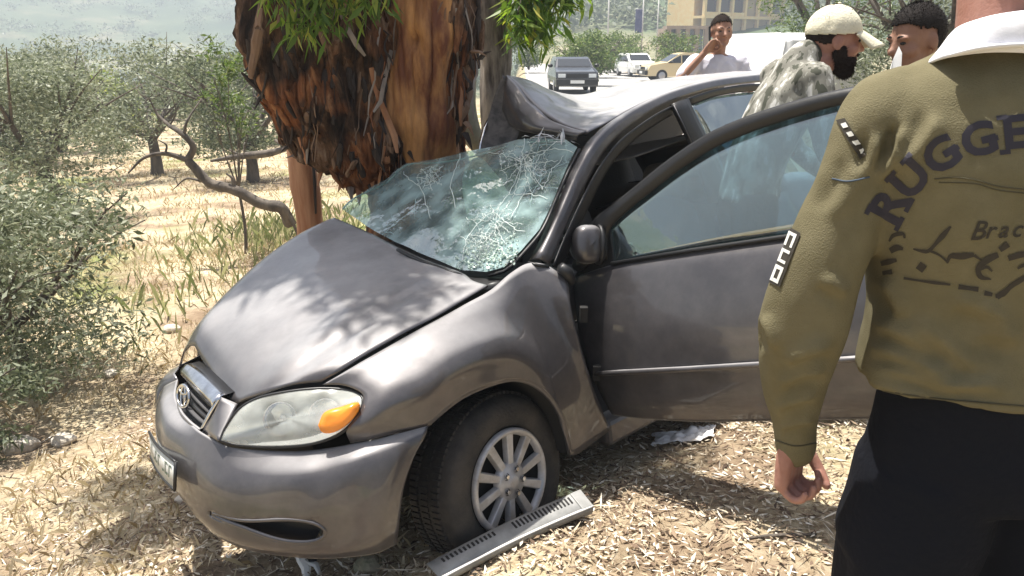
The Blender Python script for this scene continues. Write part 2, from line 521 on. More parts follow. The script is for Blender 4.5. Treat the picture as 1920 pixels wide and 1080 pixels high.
def glass_mat(name, tint, gloss, wav, crack=False, dirt_sheen=0.0, base_gl=.08):
    m = bpy.data.materials.new(name); m.use_nodes = True
    n = m.node_tree.nodes; l = m.node_tree.links
    n.remove(n['Principled BSDF'])
    out = n['Material Output']
    tr = n.new('ShaderNodeBsdfTransparent'); tr.inputs[0].default_value = (*tint, 1)
    gl = n.new('ShaderNodeBsdfGlossy'); gl.inputs['Roughness'].default_value = gloss; gl.inputs[0].default_value = (.92, .97, .96, 1)
    df = n.new('ShaderNodeBsdfDiffuse'); df.inputs[0].default_value = (.48, .66, .66, 1) if crack else (.62, .68, .64, 1)
    tc = n.new('ShaderNodeTexCoord')
    t = n.new('ShaderNodeTexNoise'); t.inputs['Scale'].default_value = 5.5; t.inputs['Detail'].default_value = 4
    l.new(tc.outputs['Object'], t.inputs['Vector'])
    bp = n.new('ShaderNodeBump'); bp.inputs['Strength'].default_value = wav; bp.inputs['Distance'].default_value = .04
    l.new(t.outputs['Fac'], bp.inputs['Height']); l.new(bp.outputs[0], gl.inputs['Normal'])
    fr = n.new('ShaderNodeFresnel'); fr.inputs[0].default_value = 1.5; l.new(bp.outputs[0], fr.inputs['Normal'])
    ad = n.new('ShaderNodeMath'); ad.operation = 'MULTIPLY_ADD'; ad.inputs[1].default_value = 1.1; ad.inputs[2].default_value = base_gl; ad.use_clamp = True
    l.new(fr.outputs[0], ad.inputs[0])
    mx = n.new('ShaderNodeMixShader'); l.new(ad.outputs[0], mx.inputs[0]); l.new(tr.outputs[0], mx.inputs[1]); l.new(gl.outputs[0], mx.inputs[2])
    last = mx.outputs[0]
    def math_(op, a, b_=None, v=None):
        q = n.new('ShaderNodeMath'); q.operation = op; q.use_clamp = True
        l.new(a, q.inputs[0])
        if b_ is not None: l.new(b_, q.inputs[1])
        if v is not None: q.inputs[1].default_value = v
        return q.outputs[0]
    fac = None
    if dirt_sheen:  # dirt and milky shatter; the windscreen's share also stands in for sky reflection
        t2 = n.new('ShaderNodeTexNoise'); t2.inputs['Scale'].default_value = 7; t2.inputs['Detail'].default_value = 8; l.new(tc.outputs['Object'], t2.inputs['Vector'])
        r = n.new('ShaderNodeMapRange'); r.inputs[1].default_value = .38 if crack else .5; r.inputs[2].default_value = .68 if crack else .75; r.inputs[3].default_value = .14 if crack else .03; r.inputs[4].default_value = dirt_sheen
        l.new(t2.outputs['Fac'], r.inputs[0]); fac = r.outputs[0]
    if crack:
        ds = n.new('ShaderNodeTexNoise'); ds.inputs['Scale'].default_value = 9; l.new(tc.outputs['Object'], ds.inputs['Vector'])
        ms = n.new('ShaderNodeVectorMath'); ms.operation = 'MULTIPLY_ADD'; ms.inputs[1].default_value = (.07, .07, .07); l.new(ds.outputs['Color'], ms.inputs[0]); l.new(tc.outputs['Object'], ms.inputs[2])
        for sc_, wd, amt, msk in ((7, .020, .75, .30), (22, .045, .75, .44), (55, .10, .75, .52)):
            v = n.new('ShaderNodeTexVoronoi'); v.feature = 'DISTANCE_TO_EDGE'; v.inputs['Scale'].default_value = sc_; l.new(ms.outputs[0], v.inputs['Vector'])
            r = n.new('ShaderNodeMapRange'); r.inputs[1].default_value = 0; r.inputs[2].default_value = wd; r.inputs[3].default_value = amt; r.inputs[4].default_value = 0
            l.new(v.outputs['Distance'], r.inputs[0])
            # cracks crowd towards the pillar side of the screen
            t3 = n.new('ShaderNodeTexNoise'); t3.inputs['Scale'].default_value = 2.2; l.new(tc.outputs['Object'], t3.inputs['Vector'])
            sp = n.new('ShaderNodeSeparateXYZ'); l.new(tc.outputs['Object'], sp.inputs[0])
            r4 = n.new('ShaderNodeMapRange'); r4.inputs[1].default_value = CRX[0]; r4.inputs[2].default_value = CRX[1]; r4.inputs[3].default_value = -.22; r4.inputs[4].default_value = .22
            l.new(sp.outputs[0], r4.inputs[0])
            q = n.new('ShaderNodeMath'); q.operation = 'ADD'; l.new(t3.outputs['Fac'], q.inputs[0]); l.new(r4.outputs[0], q.inputs[1])
            r5 = n.new('ShaderNodeMapRange'); r5.inputs[1].default_value = msk; r5.inputs[2].default_value = msk + .1; l.new(q.outputs[0], r5.inputs[0])
            f2 = math_('MULTIPLY', r.outputs[0], r5.outputs[0])
            fac = f2 if fac is None else math_('MAXIMUM', fac, f2)
    if fac is not None:
        m2 = n.new('ShaderNodeMixShader'); l.new(fac, m2.inputs[0]); l.new(last, m2.inputs[1]); l.new(df.outputs[0], m2.inputs[2]); last = m2.outputs[0]
    l.new(last, out.inputs[0])
    return m


CRX = (-.05, .55)
M_SCREEN = glass_mat('windscreen_glass', (.55, .80, .74), .03, .5, crack=True, dirt_sheen=.52, base_gl=.24)
M_PANE = glass_mat('door_glass', (.46, .64, .72), .01, .03, dirt_sheen=.06, base_gl=.22)
M_PANE2 = glass_mat('rear_door_glass', (.55, .68, .68), .02, .05, dirt_sheen=.25, base_gl=.30)

car = empty('wrecked_car', C(0, .8, 0), 'crumpled grey-brown sedan with shattered windscreen wedged under the broken tree trunk', 'car')


def dent(G, amp, sc_, seed):
    n = face_cam(grid_normal(G), G)
    out = G.copy()
    for i in range(G.shape[0]):
        for j in range(G.shape[1]):
            out[i, j] += n[i, j] * amp * noise.noise(tuple(G[i, j] * sc_ + seed))
    return out


# ---- bonnet
near = [P(603, 716, y=.60), P(640, 695, y=.64), P(682, 668, y=.66), P(760, 624, y=.68), P(820, 593, y=.685), P(870, 563, y=.685), P(915, 536, y=.68)]
far = [P(365, 648, y=-.22), P(385, 606, y=-.26), P(436, 547, y=-.34), P(508, 481, y=-.42), P(575, 435, y=-.47), P(627, 409, y=-.50)]
front = [near[0], P(545, 722, y=.53), P(490, 739, y=.43), P(462, 748, y=.37), P(442, 755, y=.31), P(420, 738, y=.20), P(400, 708, y=.06), P(380, 675, y=-.10), far[0]]
rear = [near[-1], P(888, 528, y=.60), P(867, 513, y=.50), P(810, 493, y=.34), P(751, 467, y=.12), P(692, 437, y=-.20), far[-1]]
G = coons(front, rear, near, far, 44, 40, .035)
# crease beside the wing and crash waves
nrm = face_cam(grid_normal(G), G)
for i in range(G.shape[0]):
    for j in range(G.shape[1]):
        u, v = i / 43, j / 39
        k = math.sin(math.pi * min(1, v * 1.05)) if v < .95 else math.sin(math.pi * .9975)
        e = min(1, 6 * u, 6 * (1 - u), 6 * v, 6 * (1 - v))
        G[i, j] += nrm[i, j] * e * (-.012 * math.exp(-((u - .16) / .045)**2) + .010 * math.exp(-((u - .24) / .05)**2) + .014 * v * noise.noise((u * 3.1, v * 3.4, 2)) + .012 * math.exp(-((u - .62 - .12 * v) / .10)**2) * v)
# turn the far side down to the hidden wing
ext = []
drop = C(0, 0, 1) - C(0, 0, 0); side = C(0, -1, 0) - C(0, 0, 0)
for a in (.06, .14, .24):
    ext.append(G[-1, :, :] + side * a - drop * a * a * 2.2)
hood_G = np.concatenate([G, np.array(ext)], axis=0)
hood = panel('bonnet', hood_G, M_PAINT, car)
hood['label'] = 'buckled bonnet pushed up at the windscreen'
ringpts = [q for q in (G[0, 0],)]
hood_lip = []

# ---- front left wing
top = [P(604, 722, y=.61), P(645, 699, y=.655), P(684, 676, y=.68), P(762, 632, y=.70), P(822, 600, y=.71), P(874, 570, y=.715), P(919, 545, y=.71), P(958, 512, y=.705), P(992, 494, y=.71), P(1027, 499, y=.745), P(1064, 527, y=.80)]
bot = [P(657, 830, y=.735), P(700, 822, y=.785), P(742, 812, y=.81), P(803, 796, y=.835), P(835, 768, y=.845), P(868, 744, y=.85), P(899, 729, y=.855), P(935, 716, y=.86), P(971, 711, y=.86), P(1006, 722, y=.86), P(1038, 752, y=.86), P(1060, 795, y=.855), P(1072, 852, y=.85), P(1108, 832, y=.83), P(1143, 806, y=.825)]
d0 = [top[0], P(640, 722, y=.66), P(668, 731, y=.715), P(682, 744, y=.75), P(676, 772, y=.765), P(650, 806, y=.745), bot[0]]
d1 = [top[-1], P(1069, 570, y=.83), P(1082, 625, y=.845), P(1100, 690, y=.85), P(1119, 748, y=.84), bot[-1]]
G = coons(top, bot, d0, d1, 70, 26, .010)
G = dent(G, .004, 4.0, 3.3)
wing = panel('front_wing', G, M_PAINT, car)
# arch lip and dark wheel house
lip = [bot[i] for i in range(3, 13)]
v, f = tube(np.array(cr(lip, 40)) + (C(0, -.008, 0) - C(0, 0, 0)), .011, 8)
mesh('wheel_arch_lip', v, f, M_PAINT, car)
a0 = np.array(cr([bot[3]] + bot[4:13] + [bot[12]], 30)); inn = C(0, -.30, 0) - C(0, 0, 0)
a0 = np.concatenate([[P(745, 1016, y=.82), P(757, 905, y=.84), P(778, 843, y=.845)], a0])
hc = C(-.06, .85, .33)
Gw = np.stack([a0 + (a0 - hc) * .0 + inn * 0.015, a0 + inn * .5, a0 + inn], axis=1)
panel('wheel_house', Gw, M_DARK, car, solid=0)
mesh('wheel_house_wall', np.concatenate([[C(-.06, .55, .2)], a0 + inn]), [(0, i, i + 1) for i in range(1, len(a0))], M_DARK, car, smooth=False)

# ---- front bumper
B1 = [P(803, 799, y=.835), P(742, 815, y=.81), P(657, 834, y=.735), P(610, 842, y=.67), P(560, 847, y=.60), P(490, 845, y=.49), P(430, 838, y=.39), P(398, 822, y=.31), P(372, 806, y=.22), P(345, 778, y=.04), P(330, 745, y=-.12), P(334, 712, y=-.25)]
B2 = [P(797, 817, y=.85), P(742, 842, y=.845), P(668, 866, y=.80), P(610, 884, y=.73), P(560, 892, y=.67), P(480, 893, y=.53), P(415, 880, y=.40), P(372, 857, y=.28), P(345, 832, y=.18), P(314, 792, y=.0), P(301, 758, y=-.18), P(306, 728, y=-.34)]
B3 = [P(775, 858, y=.855), P(725, 905, y=.85), P(668, 930, y=.81), P(610, 945, y=.745), P(560, 950, y=.68), P(470, 940, y=.53), P(405, 918, y=.40), P(362, 892, y=.27), P(337, 866, y=.17), P(303, 825, y=.0), P(292, 790, y=-.18), P(297, 756, y=-.35)]
B4 = [P(756, 915, y=.852), P(715, 965, y=.845), P(662, 988, y=.80), P(610, 1003, y=.735), P(560, 1006, y=.67), P(470, 990, y=.52), P(405, 964, y=.39), P(366, 938, y=.27), P(341, 911, y=.17), P(309, 868, y=.0), P(298, 835, y=-.18), P(303, 800, y=-.34)]
B5 = [P(747, 985, y=.84), P(708, 1015, y=.83), P(655, 1028, y=.785), P(610, 1034, y=.72), P(560, 1033, y=.66), P(470, 1020, y=.51), P(408, 996, y=.38), P(370, 966, y=.26), P(346, 938, y=.16), P(318, 896, y=.0), P(310, 862, y=-.18), P(316, 825, y=-.32)]
B6 = [P(744, 1019, y=.81), P(705, 1036, y=.79), P(652, 1043, y=.75), P(610, 1046, y=.69), P(560, 1044, y=.63), P(470, 1031, y=.48), P(412, 1007, y=.35), P(376, 976, y=.23), P(352, 948, y=.13), P(328, 905, y=-.03), P(320, 870, y=-.21), P(326, 832, y=-.35)]
nu, nv = 90, 40
G = loft([B1, B2, B3, B4, B5, B6], nu, nv)
# cut the lower intake: cells whose grid parameters fall inside the opening
FB = grid_faces(nu, nv)
nose = C(1, 0, 0) - C(0, 0, 0)


def slot_c(x): return 960 + 38 * (1 - math.exp(-(x - 392) / 75)) + (x - 392) * .012
def slot_h(x): return (4 + 17 * float(sstep(430, 545, x))) * math.sqrt(max(0, 1 - max(0, (x - 560) / 51)**2))
def uv_inside(i, j):
    c = (G[i, j] + G[i + 1, j] + G[i, j + 1] + G[i + 1, j + 1]) / 4 - EYE
    d = np.dot(c, FW); x = 960 + F * np.dot(c, RT) / d; y = 540 - F * np.dot(c, UP) / d
    return 392 < x < 611 and abs(y - slot_c(x)) < slot_h(x)


keep = []
for i in range(nu - 1):
    for j in range(nv - 1):
        if not uv_inside(i, j): keep.append((i * nv + j, i * nv + j + 1, (i + 1) * nv + j + 1, (i + 1) * nv + j))
bumper = mesh('bumper', G.reshape(-1, 3), keep, M_PAINT, car, solid=.006)
inset = G[20:80, 16:] - nose * .045 - (C(0, .03, 0) - C(0, 0, 0))
Gi = inset
mesh('lower_intake', Gi.reshape(-1, 3), grid_faces(*Gi.shape[:2]), M_BLACK, bumper)
# rounded lips round the two intake openings, lying on the bumper skin
xs_l = 392 + 219 * np.sin(np.linspace(0, math.pi / 2, 26))
for rim in ([(x, slot_c(x) - slot_h(x)) for x in xs_l] + [(x, slot_c(x) + slot_h(x)) for x in xs_l[::-1][1:]],):
    L = []
    for x, y in rim:
        gx = G.reshape(-1, 3) - EYE; dd = gx @ FW
        sx = 960 + F * (gx @ RT) / dd; sy = 540 - F * (gx @ UP) / dd
        k4 = np.argsort((sx - x)**2 + (sy - y)**2)[:4]
        L.append(EYE + ray(x, y) * dd[k4].mean())
    L.append(L[0]); L = np.array(L)
    for _ in range(3): L[:-1] = (np.roll(L[:-1], 1, 0) + L[:-1] * 2 + np.roll(L[:-1], -1, 0)) / 4; L[-1] = L[0]
    v, f = tube(L, .0065, 8, cap=False); mesh('intake_lip', v, f, M_PAINT, bumper)
# far front corner of the bumper and right wing: plain but whole
near_edge = G[-1]
ex = [near_edge]
for k, (dy, dx) in enumerate(((-.12, -.03), (-.24, -.10), (-.34, -.24), (-.38, -.42))):
    ex.append(near_edge + (C(dx, dy, 0) - C(0, 0, 0)))
panel('bumper_corner', np.array(ex), M_PAINT, bumper)

# ---- grille
gt = [P(349, 684, y=-.14), P(366, 696, y=-.02), P(390, 718, y=.13), P(414, 743, y=.27)]
gb = [P(334, 746, y=-.13), P(342, 772, y=.02), P(358, 791, y=.13), P(378, 807, y=.22)]
grille = empty('grille', C(.8, 0, .6)); grille.parent = car
grille.location = tuple(C(.8, 0, .6) - ORG[car.name])
A = np.array(cr(gt, 24)); B = np.array(cr(gb, 24)); back = -nose * .05
Gg = np.stack([A + back * .3, A + back, A * .5 + B * .5 + back, B * 1.25 - A * .25 + back, B * 1.25 - A * .25 + back * .1 ], axis=1)
panel('grille_backing', Gg, M_BLACK, grille, solid=0)
for k in range(5):
    t = .30 + .155 * k
    L = A * (1 - t) + B * t
    v, f = tube(L + back * .35, .0085, 6, flat=.7); mesh('slat', v, f, M_BLACK if k % 2 else M_DASH, grille)
# chrome bar along the top of the grille
ca = A + nose * .004; cb = A * .74 + B * .26 + nose * .012
Gc = np.stack([ca - nose * .02, ca, ca * .5 + cb * .5 + nose * .008, cb, cb - nose * .02], axis=1)
panel('chrome_bar', Gc, M_CHROME, grille, solid=.004)
v, f = tube(np.array(cr([A[-1], A[-1] * .5 + B[-1] * .5 + nose * .004, B[-1]], 10)), .008, 6); mesh('chrome_side', v, f, M_CHROME, grille)
v, f = tube(B + nose * .004, .007, 6); mesh('grille_lower_rim', v, f, M_PAINT, grille)
# emblem: three linked ellipses on the middle of the grille
eR, ec = frame_to(P(350, 741, y=.0) + nose * .012, nose * .9 + drop * .25, side * -1)
def ring(c, R, a, b, rad, n=28, off=(0, 0, 0)):
    L = [c + R @ np.array([a * math.cos(2 * math.pi * k / n) + off[0], b * math.sin(2 * math.pi * k / n) + off[1], off[2]]) for k in range(n + 1)]
    return tube(L, rad, 6, cap=False)
v, f = merge(ring(ec, eR, .058, .040, .0055), ring(ec, eR, .020, .038, .0045), ring(ec, eR, .038, .014, .0045, off=(0, .022, 0)))
mesh('emblem', v, f, M_CHROME, grille)
# black gap between bonnet and grille
gp = np.stack([np.array(cr([P(362, 668, y=-.16), P(392, 700, y=.04), P(430, 748, y=.28)], 16)) - nose * .03 - drop * .03, A[::1][np.linspace(0, 23, 16).astype(int)] - nose * .015], axis=1)
panel('grille_gap', gp, M_DARK, car, solid=0)
# filler between grille and headlight (body colour)
fa = [P(416, 745, y=.275), P(400, 778, y=.265), P(380, 808, y=.225)]
fb = [P(446, 758, y=.33), P(428, 793, y=.36), P(410, 828, y=.385)]
panel('nose_corner', coons(fa, fb, [fa[0], fb[0]], [fa[-1], fb[-1]], 10, 8, .006), M_PAINT, car)

# ---- number plate on the bumper
pa = [P(290, 806, y=-.24), P(303, 828, y=-.05), P(320, 845, y=.09), P(341, 862, y=.235)]
pb = [P(293, 852, y=-.24), P(305, 877, y=-.05), P(320, 896, y=.09), P(339, 915, y=.235)]
A2 = np.array(cr(pa, 12)) + nose * .018; B2_ = np.array(cr(pb, 12)) + nose * .018
M_PLATE = mat('plate_white', (.62, .64, .62), .4, col2=(.45, .46, .44), vscale=18)
plate = panel('number_plate', np.stack([A2, (A2 + B2_) / 2, B2_], axis=1), M_PLATE, car, solid=.006)
v, f = merge(tube(A2 + nose * .003, .005, 5), tube(B2_ + nose * .003, .005, 5), tube([A2[-1] + nose * .002, B2_[-1] + nose * .002], .006, 5))
mesh('plate_frame', v, f, M_BLACK, plate)
# worn, unreadable marks on the plate
V, Fc = [], []
M_PMARK = mat('plate_mark', (.05, .10, .07), .5)
for k in range(7):
    s = .14 + k * .115
    for (a, b, c_, d) in ((0, .25, .018, .72), (.03, .25, .05, .32), (.03, .62, .05, .70)):
        if (k * 7 + int(b * 10)) % 3 == 0: continue
        def pt(x, y):
            q = x * 11; i = min(10, int(q)); t = q - i
            aa = A2[i] * (1 - t) + A2[i + 1] * t; bb = B2_[i] * (1 - t) + B2_[i + 1] * t
            return aa * (1 - y) + bb * y + nose * .0045
        o = len(V); V += [pt(s + a, b), pt(s + a + c_, b), pt(s + a + c_, d), pt(s + a, d)]; Fc.append((o, o + 1, o + 2, o + 3))
pm_ = mesh('plate_marks', V, Fc, M_PMARK, plate, smooth=False); pm_['kind'] = 'stuff'

# ---- headlight
hl = [(413, 826, .385), (421, 805, .385), (447, 768, .42), (480, 748, .455), (530, 736, .525), (590, 729, .60), (640, 730, .66), (672, 738, .72), (681, 752, .752), (672, 777, .757), (645, 808, .738), (605, 827, .68), (560, 836, .615), (490, 838, .50), (440, 834, .415)]
hp = np.array(cr([P(a, b, y=c) for a, b, c in hl] + [P(*hl[0][:2], y=hl[0][2])], 61))[:-1]
cen = hp.mean(0)
hn = CM @ np.array([.62, .70, .34]); hn /= np.linalg.norm(hn)
def lens(rings, bul, shrink=1.0, off=0.0):
    V = [cen + hn * (bul + off)]; Fc = []
    n = len(hp)
    for k in range(1, rings + 1):
        s = k / rings
        for q in hp:
            V.append(cen + (q - cen) * s * shrink + hn * (bul * (1 - s**2.6) + off))
    for j in range(n): Fc.append((0, 1 + j, 1 + (j + 1) % n))
    for k in range(rings - 1):
        for j in range(n):
            a = 1 + k * n + j; b = 1 + k * n + (j + 1) % n
            Fc.append((a, a + n, b + n, b))
    return np.array(V), Fc
def lens_mat(name, col, dirt_sheen):
    m = bpy.data.materials.new(name); m.use_nodes = True
    n = m.node_tree.nodes; l = m.node_tree.links; b = n['Principled BSDF']
    b.inputs['Base Color'].default_value = (*col, 1); b.inputs['Roughness'].default_value = .22; b.inputs['Coat Weight'].default_value = .6; b.inputs['Coat Roughness'].default_value = .15
    tr = n.new('ShaderNodeBsdfTransparent'); tr.inputs[0].default_value = (*[min(1, .3 + c) for c in col], 1)
    t = n.new('ShaderNodeTexNoise'); t.inputs['Scale'].default_value = 6; t.inputs['Detail'].default_value = 7
    tc = n.new('ShaderNodeTexCoord'); l.new(tc.outputs['Object'], t.inputs['Vector'])
    r = n.new('ShaderNodeMapRange'); r.inputs[1].default_value = .35; r.inputs[2].default_value = .7; r.inputs[3].default_value = dirt_sheen - .18; r.inputs[4].default_value = dirt_sheen + .25
    l.new(t.outputs['Fac'], r.inputs[0])
    mx = n.new('ShaderNodeMixShader'); l.new(r.outputs[0], mx.inputs[0]); l.new(tr.outputs[0], mx.inputs[1]); l.new(b.outputs[0], mx.inputs[2]); l.new(mx.outputs[0], n['Material Output'].inputs[0])
    return m
M_LENS = lens_mat('hazed_lens', (.74, .77, .72), .27)
head = empty('headlight', cen); head.parent = car; head.location = tuple(cen - ORG[car.name])
v, f = lens(8, .030); mesh('lens', v, f, M_LENS, head)
v, f = lens(6, -.10, .985, -.004); mesh('lamp_housing', v, f, mat('lamp_grey', (.62, .64, .62), .3, metal=.5), head)
loopP = np.concatenate([hp, hp[:1]])
v, f = tube(loopP - hn * .002, .0055, 6, cap=False); mesh('lamp_seal', v, f, M_BLACK, head)
for px, py, yy, r_ in ((520, 785, .50, .052), (605, 778, .61, .05)):
    c0 = P(px, py, y=yy) - hn * .045
    Rr, cc = frame_to(c0, hn, side * -1)
    v, f = lathe([(.010, -.03), (r_ * .5, -.026), (r_ * .85, -.008), (r_, .018), (r_ * 1.06, .02)], 24)
    mesh('reflector', v @ Rr.T + cc, f, M_CHROME, head)
    v, f = ell((0, 0, -.012), (.012, .012, .02), 6, 8); mesh('bulb', v @ Rr.T + cc, f, M_WHITE, head)
# amber indicator in the outer corner
M_AMB = lens_mat('amber_lens', (.85, .27, .02), .86)
ap = [(588, 803, .66), (602, 775, .675), (640, 762, .71), (672, 753, .75), (676, 762, .757), (668, 780, .755), (643, 806, .735), (615, 820, .70), (596, 818, .675)]
apn = np.array(cr([P(a, b, y=c) for a, b, c in ap] + [P(*ap[0][:2], y=ap[0][2])], 37))[:-1]
ac = apn.mean(0)
keyp = P(674, 762, y=.755); apn = keyp + (apn - keyp) * .86; ac = apn.mean(0)
V = [ac + hn * .020] + [ac + (q - ac) * .55 + hn * .018 for q in apn] + [q + hn * .011 for q in apn] + [q - hn * .01 for q in apn]
n_ = len(apn); Fc = [(0, 1 + j, 1 + (j + 1) % n_) for j in range(n_)]
for k in range(2):
    for j in range(n_): Fc.append((1 + k * n_ + j, 1 + (k + 1) * n_ + j, 1 + (k + 1) * n_ + (j + 1) % n_, 1 + k * n_ + (j + 1) % n_))
mesh('indicator', np.array(V) + hn * .012, Fc, M_AMB, head)

# ---- front wheel, turned and a little squashed into the litter
wc = P(958, 902, y=.80)
wn = CM @ np.array([WSTEER[0], 1.0, WSTEER[1]]) if 'WSTEER' in globals() else CM @ np.array([-.10, 1.0, .02])
WR, _ = frame_to(wc, wn, CM[:, 0])
wheel = empty('front_wheel', wc); wheel.parent = car; wheel.location = tuple(wc - ORG[car.name])
tw = .195
prof = [(.185, -tw), (.25, -tw - .004), (.285, -tw), (.304, -tw + .02), (.312, -tw + .05), (.314, -tw / 2), (.312, -.05), (.303, -.020), (.292, -.006), (.270, .004), (.245, .006), (.225, .003), (.205, -.004), (.196, -.012), (.19, -.03)]
v, f = lathe(prof, 72)
mesh('tyre', v @ WR.T + wc, f, M_RUB, wheel)
V, Fc = [], []
for k in range(90):   # tread blocks
    for row, h in enumerate((-.168, -.115, -.062)):
        a = 2 * math.pi * (k + .5 * (row % 2)) / 90
        bv, bf = box((.315, 0, h), (.010, .015, .036), None)
        bv = bv @ rotz(a).T; V.append((bv, bf))
v, f = merge(*V); tb = mesh('tread', v @ WR.T + wc, f, M_RUB, wheel, smooth=False); tb['kind'] = 'stuff'
# hubcap: ring, ten spokes, centre, five nuts
hub = mesh('hubcap', lathe([(.192, -.010), (.192, .004), (.186, .012), (.178, .010), (.170, .002), (.166, -.012)], 64)[0] @ WR.T + wc, lathe([(0, 0)] * 6, 64)[1], M_SILVER, wheel)
v, f = lathe([(.0, .022), (.020, .022), (.026, .018), (.030, .014), (.062, .010), (.070, .002), (.072, -.02)], 40)
mesh('hub_centre', v @ WR.T + wc, f, M_SILVER, hub)
for k in range(10):
    a = 2 * math.pi * k / 10 + .16
    w0, w1 = .0125, .0165
    sp = [(.055, -w0, .006), (.055, w0, .006), (.178, w1, .004), (.178, -w1, .004)]
    spb = [(.055, -w0 - .004, -.02), (.055, w0 + .004, -.02), (.178, w1 + .004, -.02), (.178, -w1 - .004, -.02)]
    v, f = hexa(np.array(sp), np.array(spb))
    mesh('spoke', v @ rotz(a).T @ WR.T + wc, f, M_SILVER, hub, smooth=False, bevel=.003)
for k in range(5):
    a = 2 * math.pi * k / 5 + .5
    v, f = lathe([(.0, .024), (.008, .024), (.0085, .012)], 6); v = v + np.array([.047, 0, 0])
    mesh('wheel_nut', v @ rotz(a).T @ WR.T + wc, f, M_CHROME, hub, smooth=False)
    v, f = lathe([(.0135, .0165), (.0115, .0135)], 16); v = v + np.array([.047, 0, 0])
    mesh('nut_recess', v @ rotz(a).T @ WR.T + wc, f, M_BLACK, hub)
v, f = lathe([(.0, -.055), (.185, -.05), (.19, -.02)], 40); mesh('wheel_disc', v @ WR.T + wc, f, M_DARK, wheel)

# ---- engine bay, cowl, far wing, right side, tail: the body behind what the picture shows
def cbox(name, a, b, m, parent=None, **k):
    a, b = np.array(a, float), np.array(b, float)
    q = [C(x, y, z) for x in (a[0], b[0]) for y in (a[1], b[1]) for z in (a[2], b[2])]
    return mesh(name, q, [(0, 1, 3, 2), (4, 6, 7, 5), (0, 4, 5, 1), (2, 3, 7, 6), (0, 2, 6, 4), (1, 5, 7, 3)], m, parent or car, smooth=False, **k)
cbox('engine_bay', (-.40, -.52, .25), (.52, .45, .60), M_DARK)
def cgrid(name, rows, m, nu=16, nv=12, **k):
    return panel(name, loft([[C(*p) for p in r] for r in rows], nu, nv), m, car, **k)
cgrid('right_wing', [[(.45, -.66, .70), (0, -.70, .82), (-.5, -.72, .88)], [(.42, -.78, .62), (0, -.82, .70), (-.5, -.82, .75)], [(.40, -.80, .50), (0, -.83, .66), (-.5, -.83, .25)]], M_PAINT)
cgrid('right_side', [[(-.5, -.72, .90), (-1.5, -.72, .92), (-2.6, -.70, .92), (-3.4, -.62, .86)], [(-.5, -.83, .62), (-1.5, -.84, .65), (-2.6, -.83, .66), (-3.45, -.72, .62)], [(-.5, -.80, .22), (-1.5, -.80, .22), (-2.6, -.8, .28), (-3.4, -.68, .3)]], M_PAINT)
cgrid('boot_lid', [[(-2.55, .55, 1.08), (-2.55, 0, 1.10), (-2.55, -.55, 1.08)], [(-3.0, .60, 1.0), (-3.0, 0, 1.03), (-3.0, -.60, 1.0)], [(-3.42, .58, .92), (-3.46, 0, .95), (-3.42, -.58, .92)], [(-3.5, .6, .6), (-3.56, 0, .6), (-3.5, -.6, .6)], [(-3.45, .58, .3), (-3.5, 0, .3), (-3.45, -.58, .3)]], M_PAINT)
cgrid('rear_wing', [[(-1.9, .66, 1.00), (-2.5, .64, 1.08), (-3.0, .62, 1.0), (-3.42, .58, .92)], [(-2.0, .82, .72), (-2.6, .83, .76), (-3.0, .80, .72), (-3.5, .62, .66)], [(-2.1, .80, .3), (-2.6, .83, .66), (-2.98, .8, .4), (-3.45, .6, .3)]], M_PAINT)
for y0 in (.78, -.60):
    v, f = lathe(prof, 40); R2, c2 = frame_to(C(-2.6, y0, .30), CM[:, 1], CM[:, 0]); rw = mesh('rear_wheel', v @ R2.T + c2, f, M_RUB, car)
    v, f = lathe([(0, .005), (.185, .0), (.19, -.02)], 30); mesh('rear_hubcap', v @ R2.T + c2, f, M_SILVER, rw)
v, f = lathe(prof, 40); R2, c2 = frame_to(C(0, -.60, .30), CM[:, 1] + CM[:, 0] * -.1, CM[:, 0]); mesh('right_wheel', v @ R2.T + c2, f, M_RUB, car)
cbox('floor_pan', (-3.3, -.74, .18), (-.42, .74, .26), M_DARK)
cbox('firewall', (-.50, -.64, .26), (-.43, .64, .88), M_DARK)
# scuttle under the windscreen: black plastic strip
sa = [P(640, 402, y=-.47), P(692, 441, y=-.20), P(751, 472, y=.12), P(810, 499, y=.34), P(868, 520, y=.50), P(912, 528, y=.62)]
sb = [P(690, 432, y=-.50), P(728, 442, y=-.2), P(780, 468, y=.12), P(835, 492, y=.34), P(890, 508, y=.52), P(958, 508, y=.66)]
panel('scuttle', np.stack([np.array(cr(sa, 24)) - drop * .035, np.array(cr(sb, 24)) - drop * .03], axis=1), M_BLACK, car)
# wiper arm lying in the gap
v, f = tube([P(745, 468, y=.16) + drop * .0, P(790, 490, y=.30), P(840, 508, y=.44), P(872, 518, y=.52)], [.007, .009, .009, .006], 6); mesh('wiper_arm', v, f, M_BLACK, car)

# ---- windscreen: loose sheet leaning back under the trunk
w0 = P(950, 503, y=.64); w1 = P(1078, 284, y=.58); w2 = P(650, 395, y=-.55)
wpn = np.cross(w1 - w0, w2 - w0); wpn /= np.linalg.norm(wpn)
wo = [(642, 392), (690, 428), (751, 464), (812, 490), (868, 511), (915, 514), (948, 504), (980, 472), (1013, 432), (1040, 372), (1062, 322), (1084, 279), (1062, 264), (1018, 266), (973, 269), (915, 286), (858, 300), (812, 306), (764, 309), (745, 322), (729, 340), (695, 357), (660, 374)]
wp = np.array([on_plane(x, y, w0, wpn) for x, y in wo])
wpc = wp.mean(0)
if np.dot(wpn, EYE - wpc) < 0: wpn = -wpn
bm = bmesh.new()
vs = [bm.verts.new(p) for p in wp]; bm.faces.new(vs)
bmesh.ops.triangulate(bm, faces=bm.faces[:])
for _ in range(4): bmesh.ops.subdivide_edges(bm, edges=[e for e in bm.edges if e.calc_length() > .06], cuts=1, use_grid_fill=True)
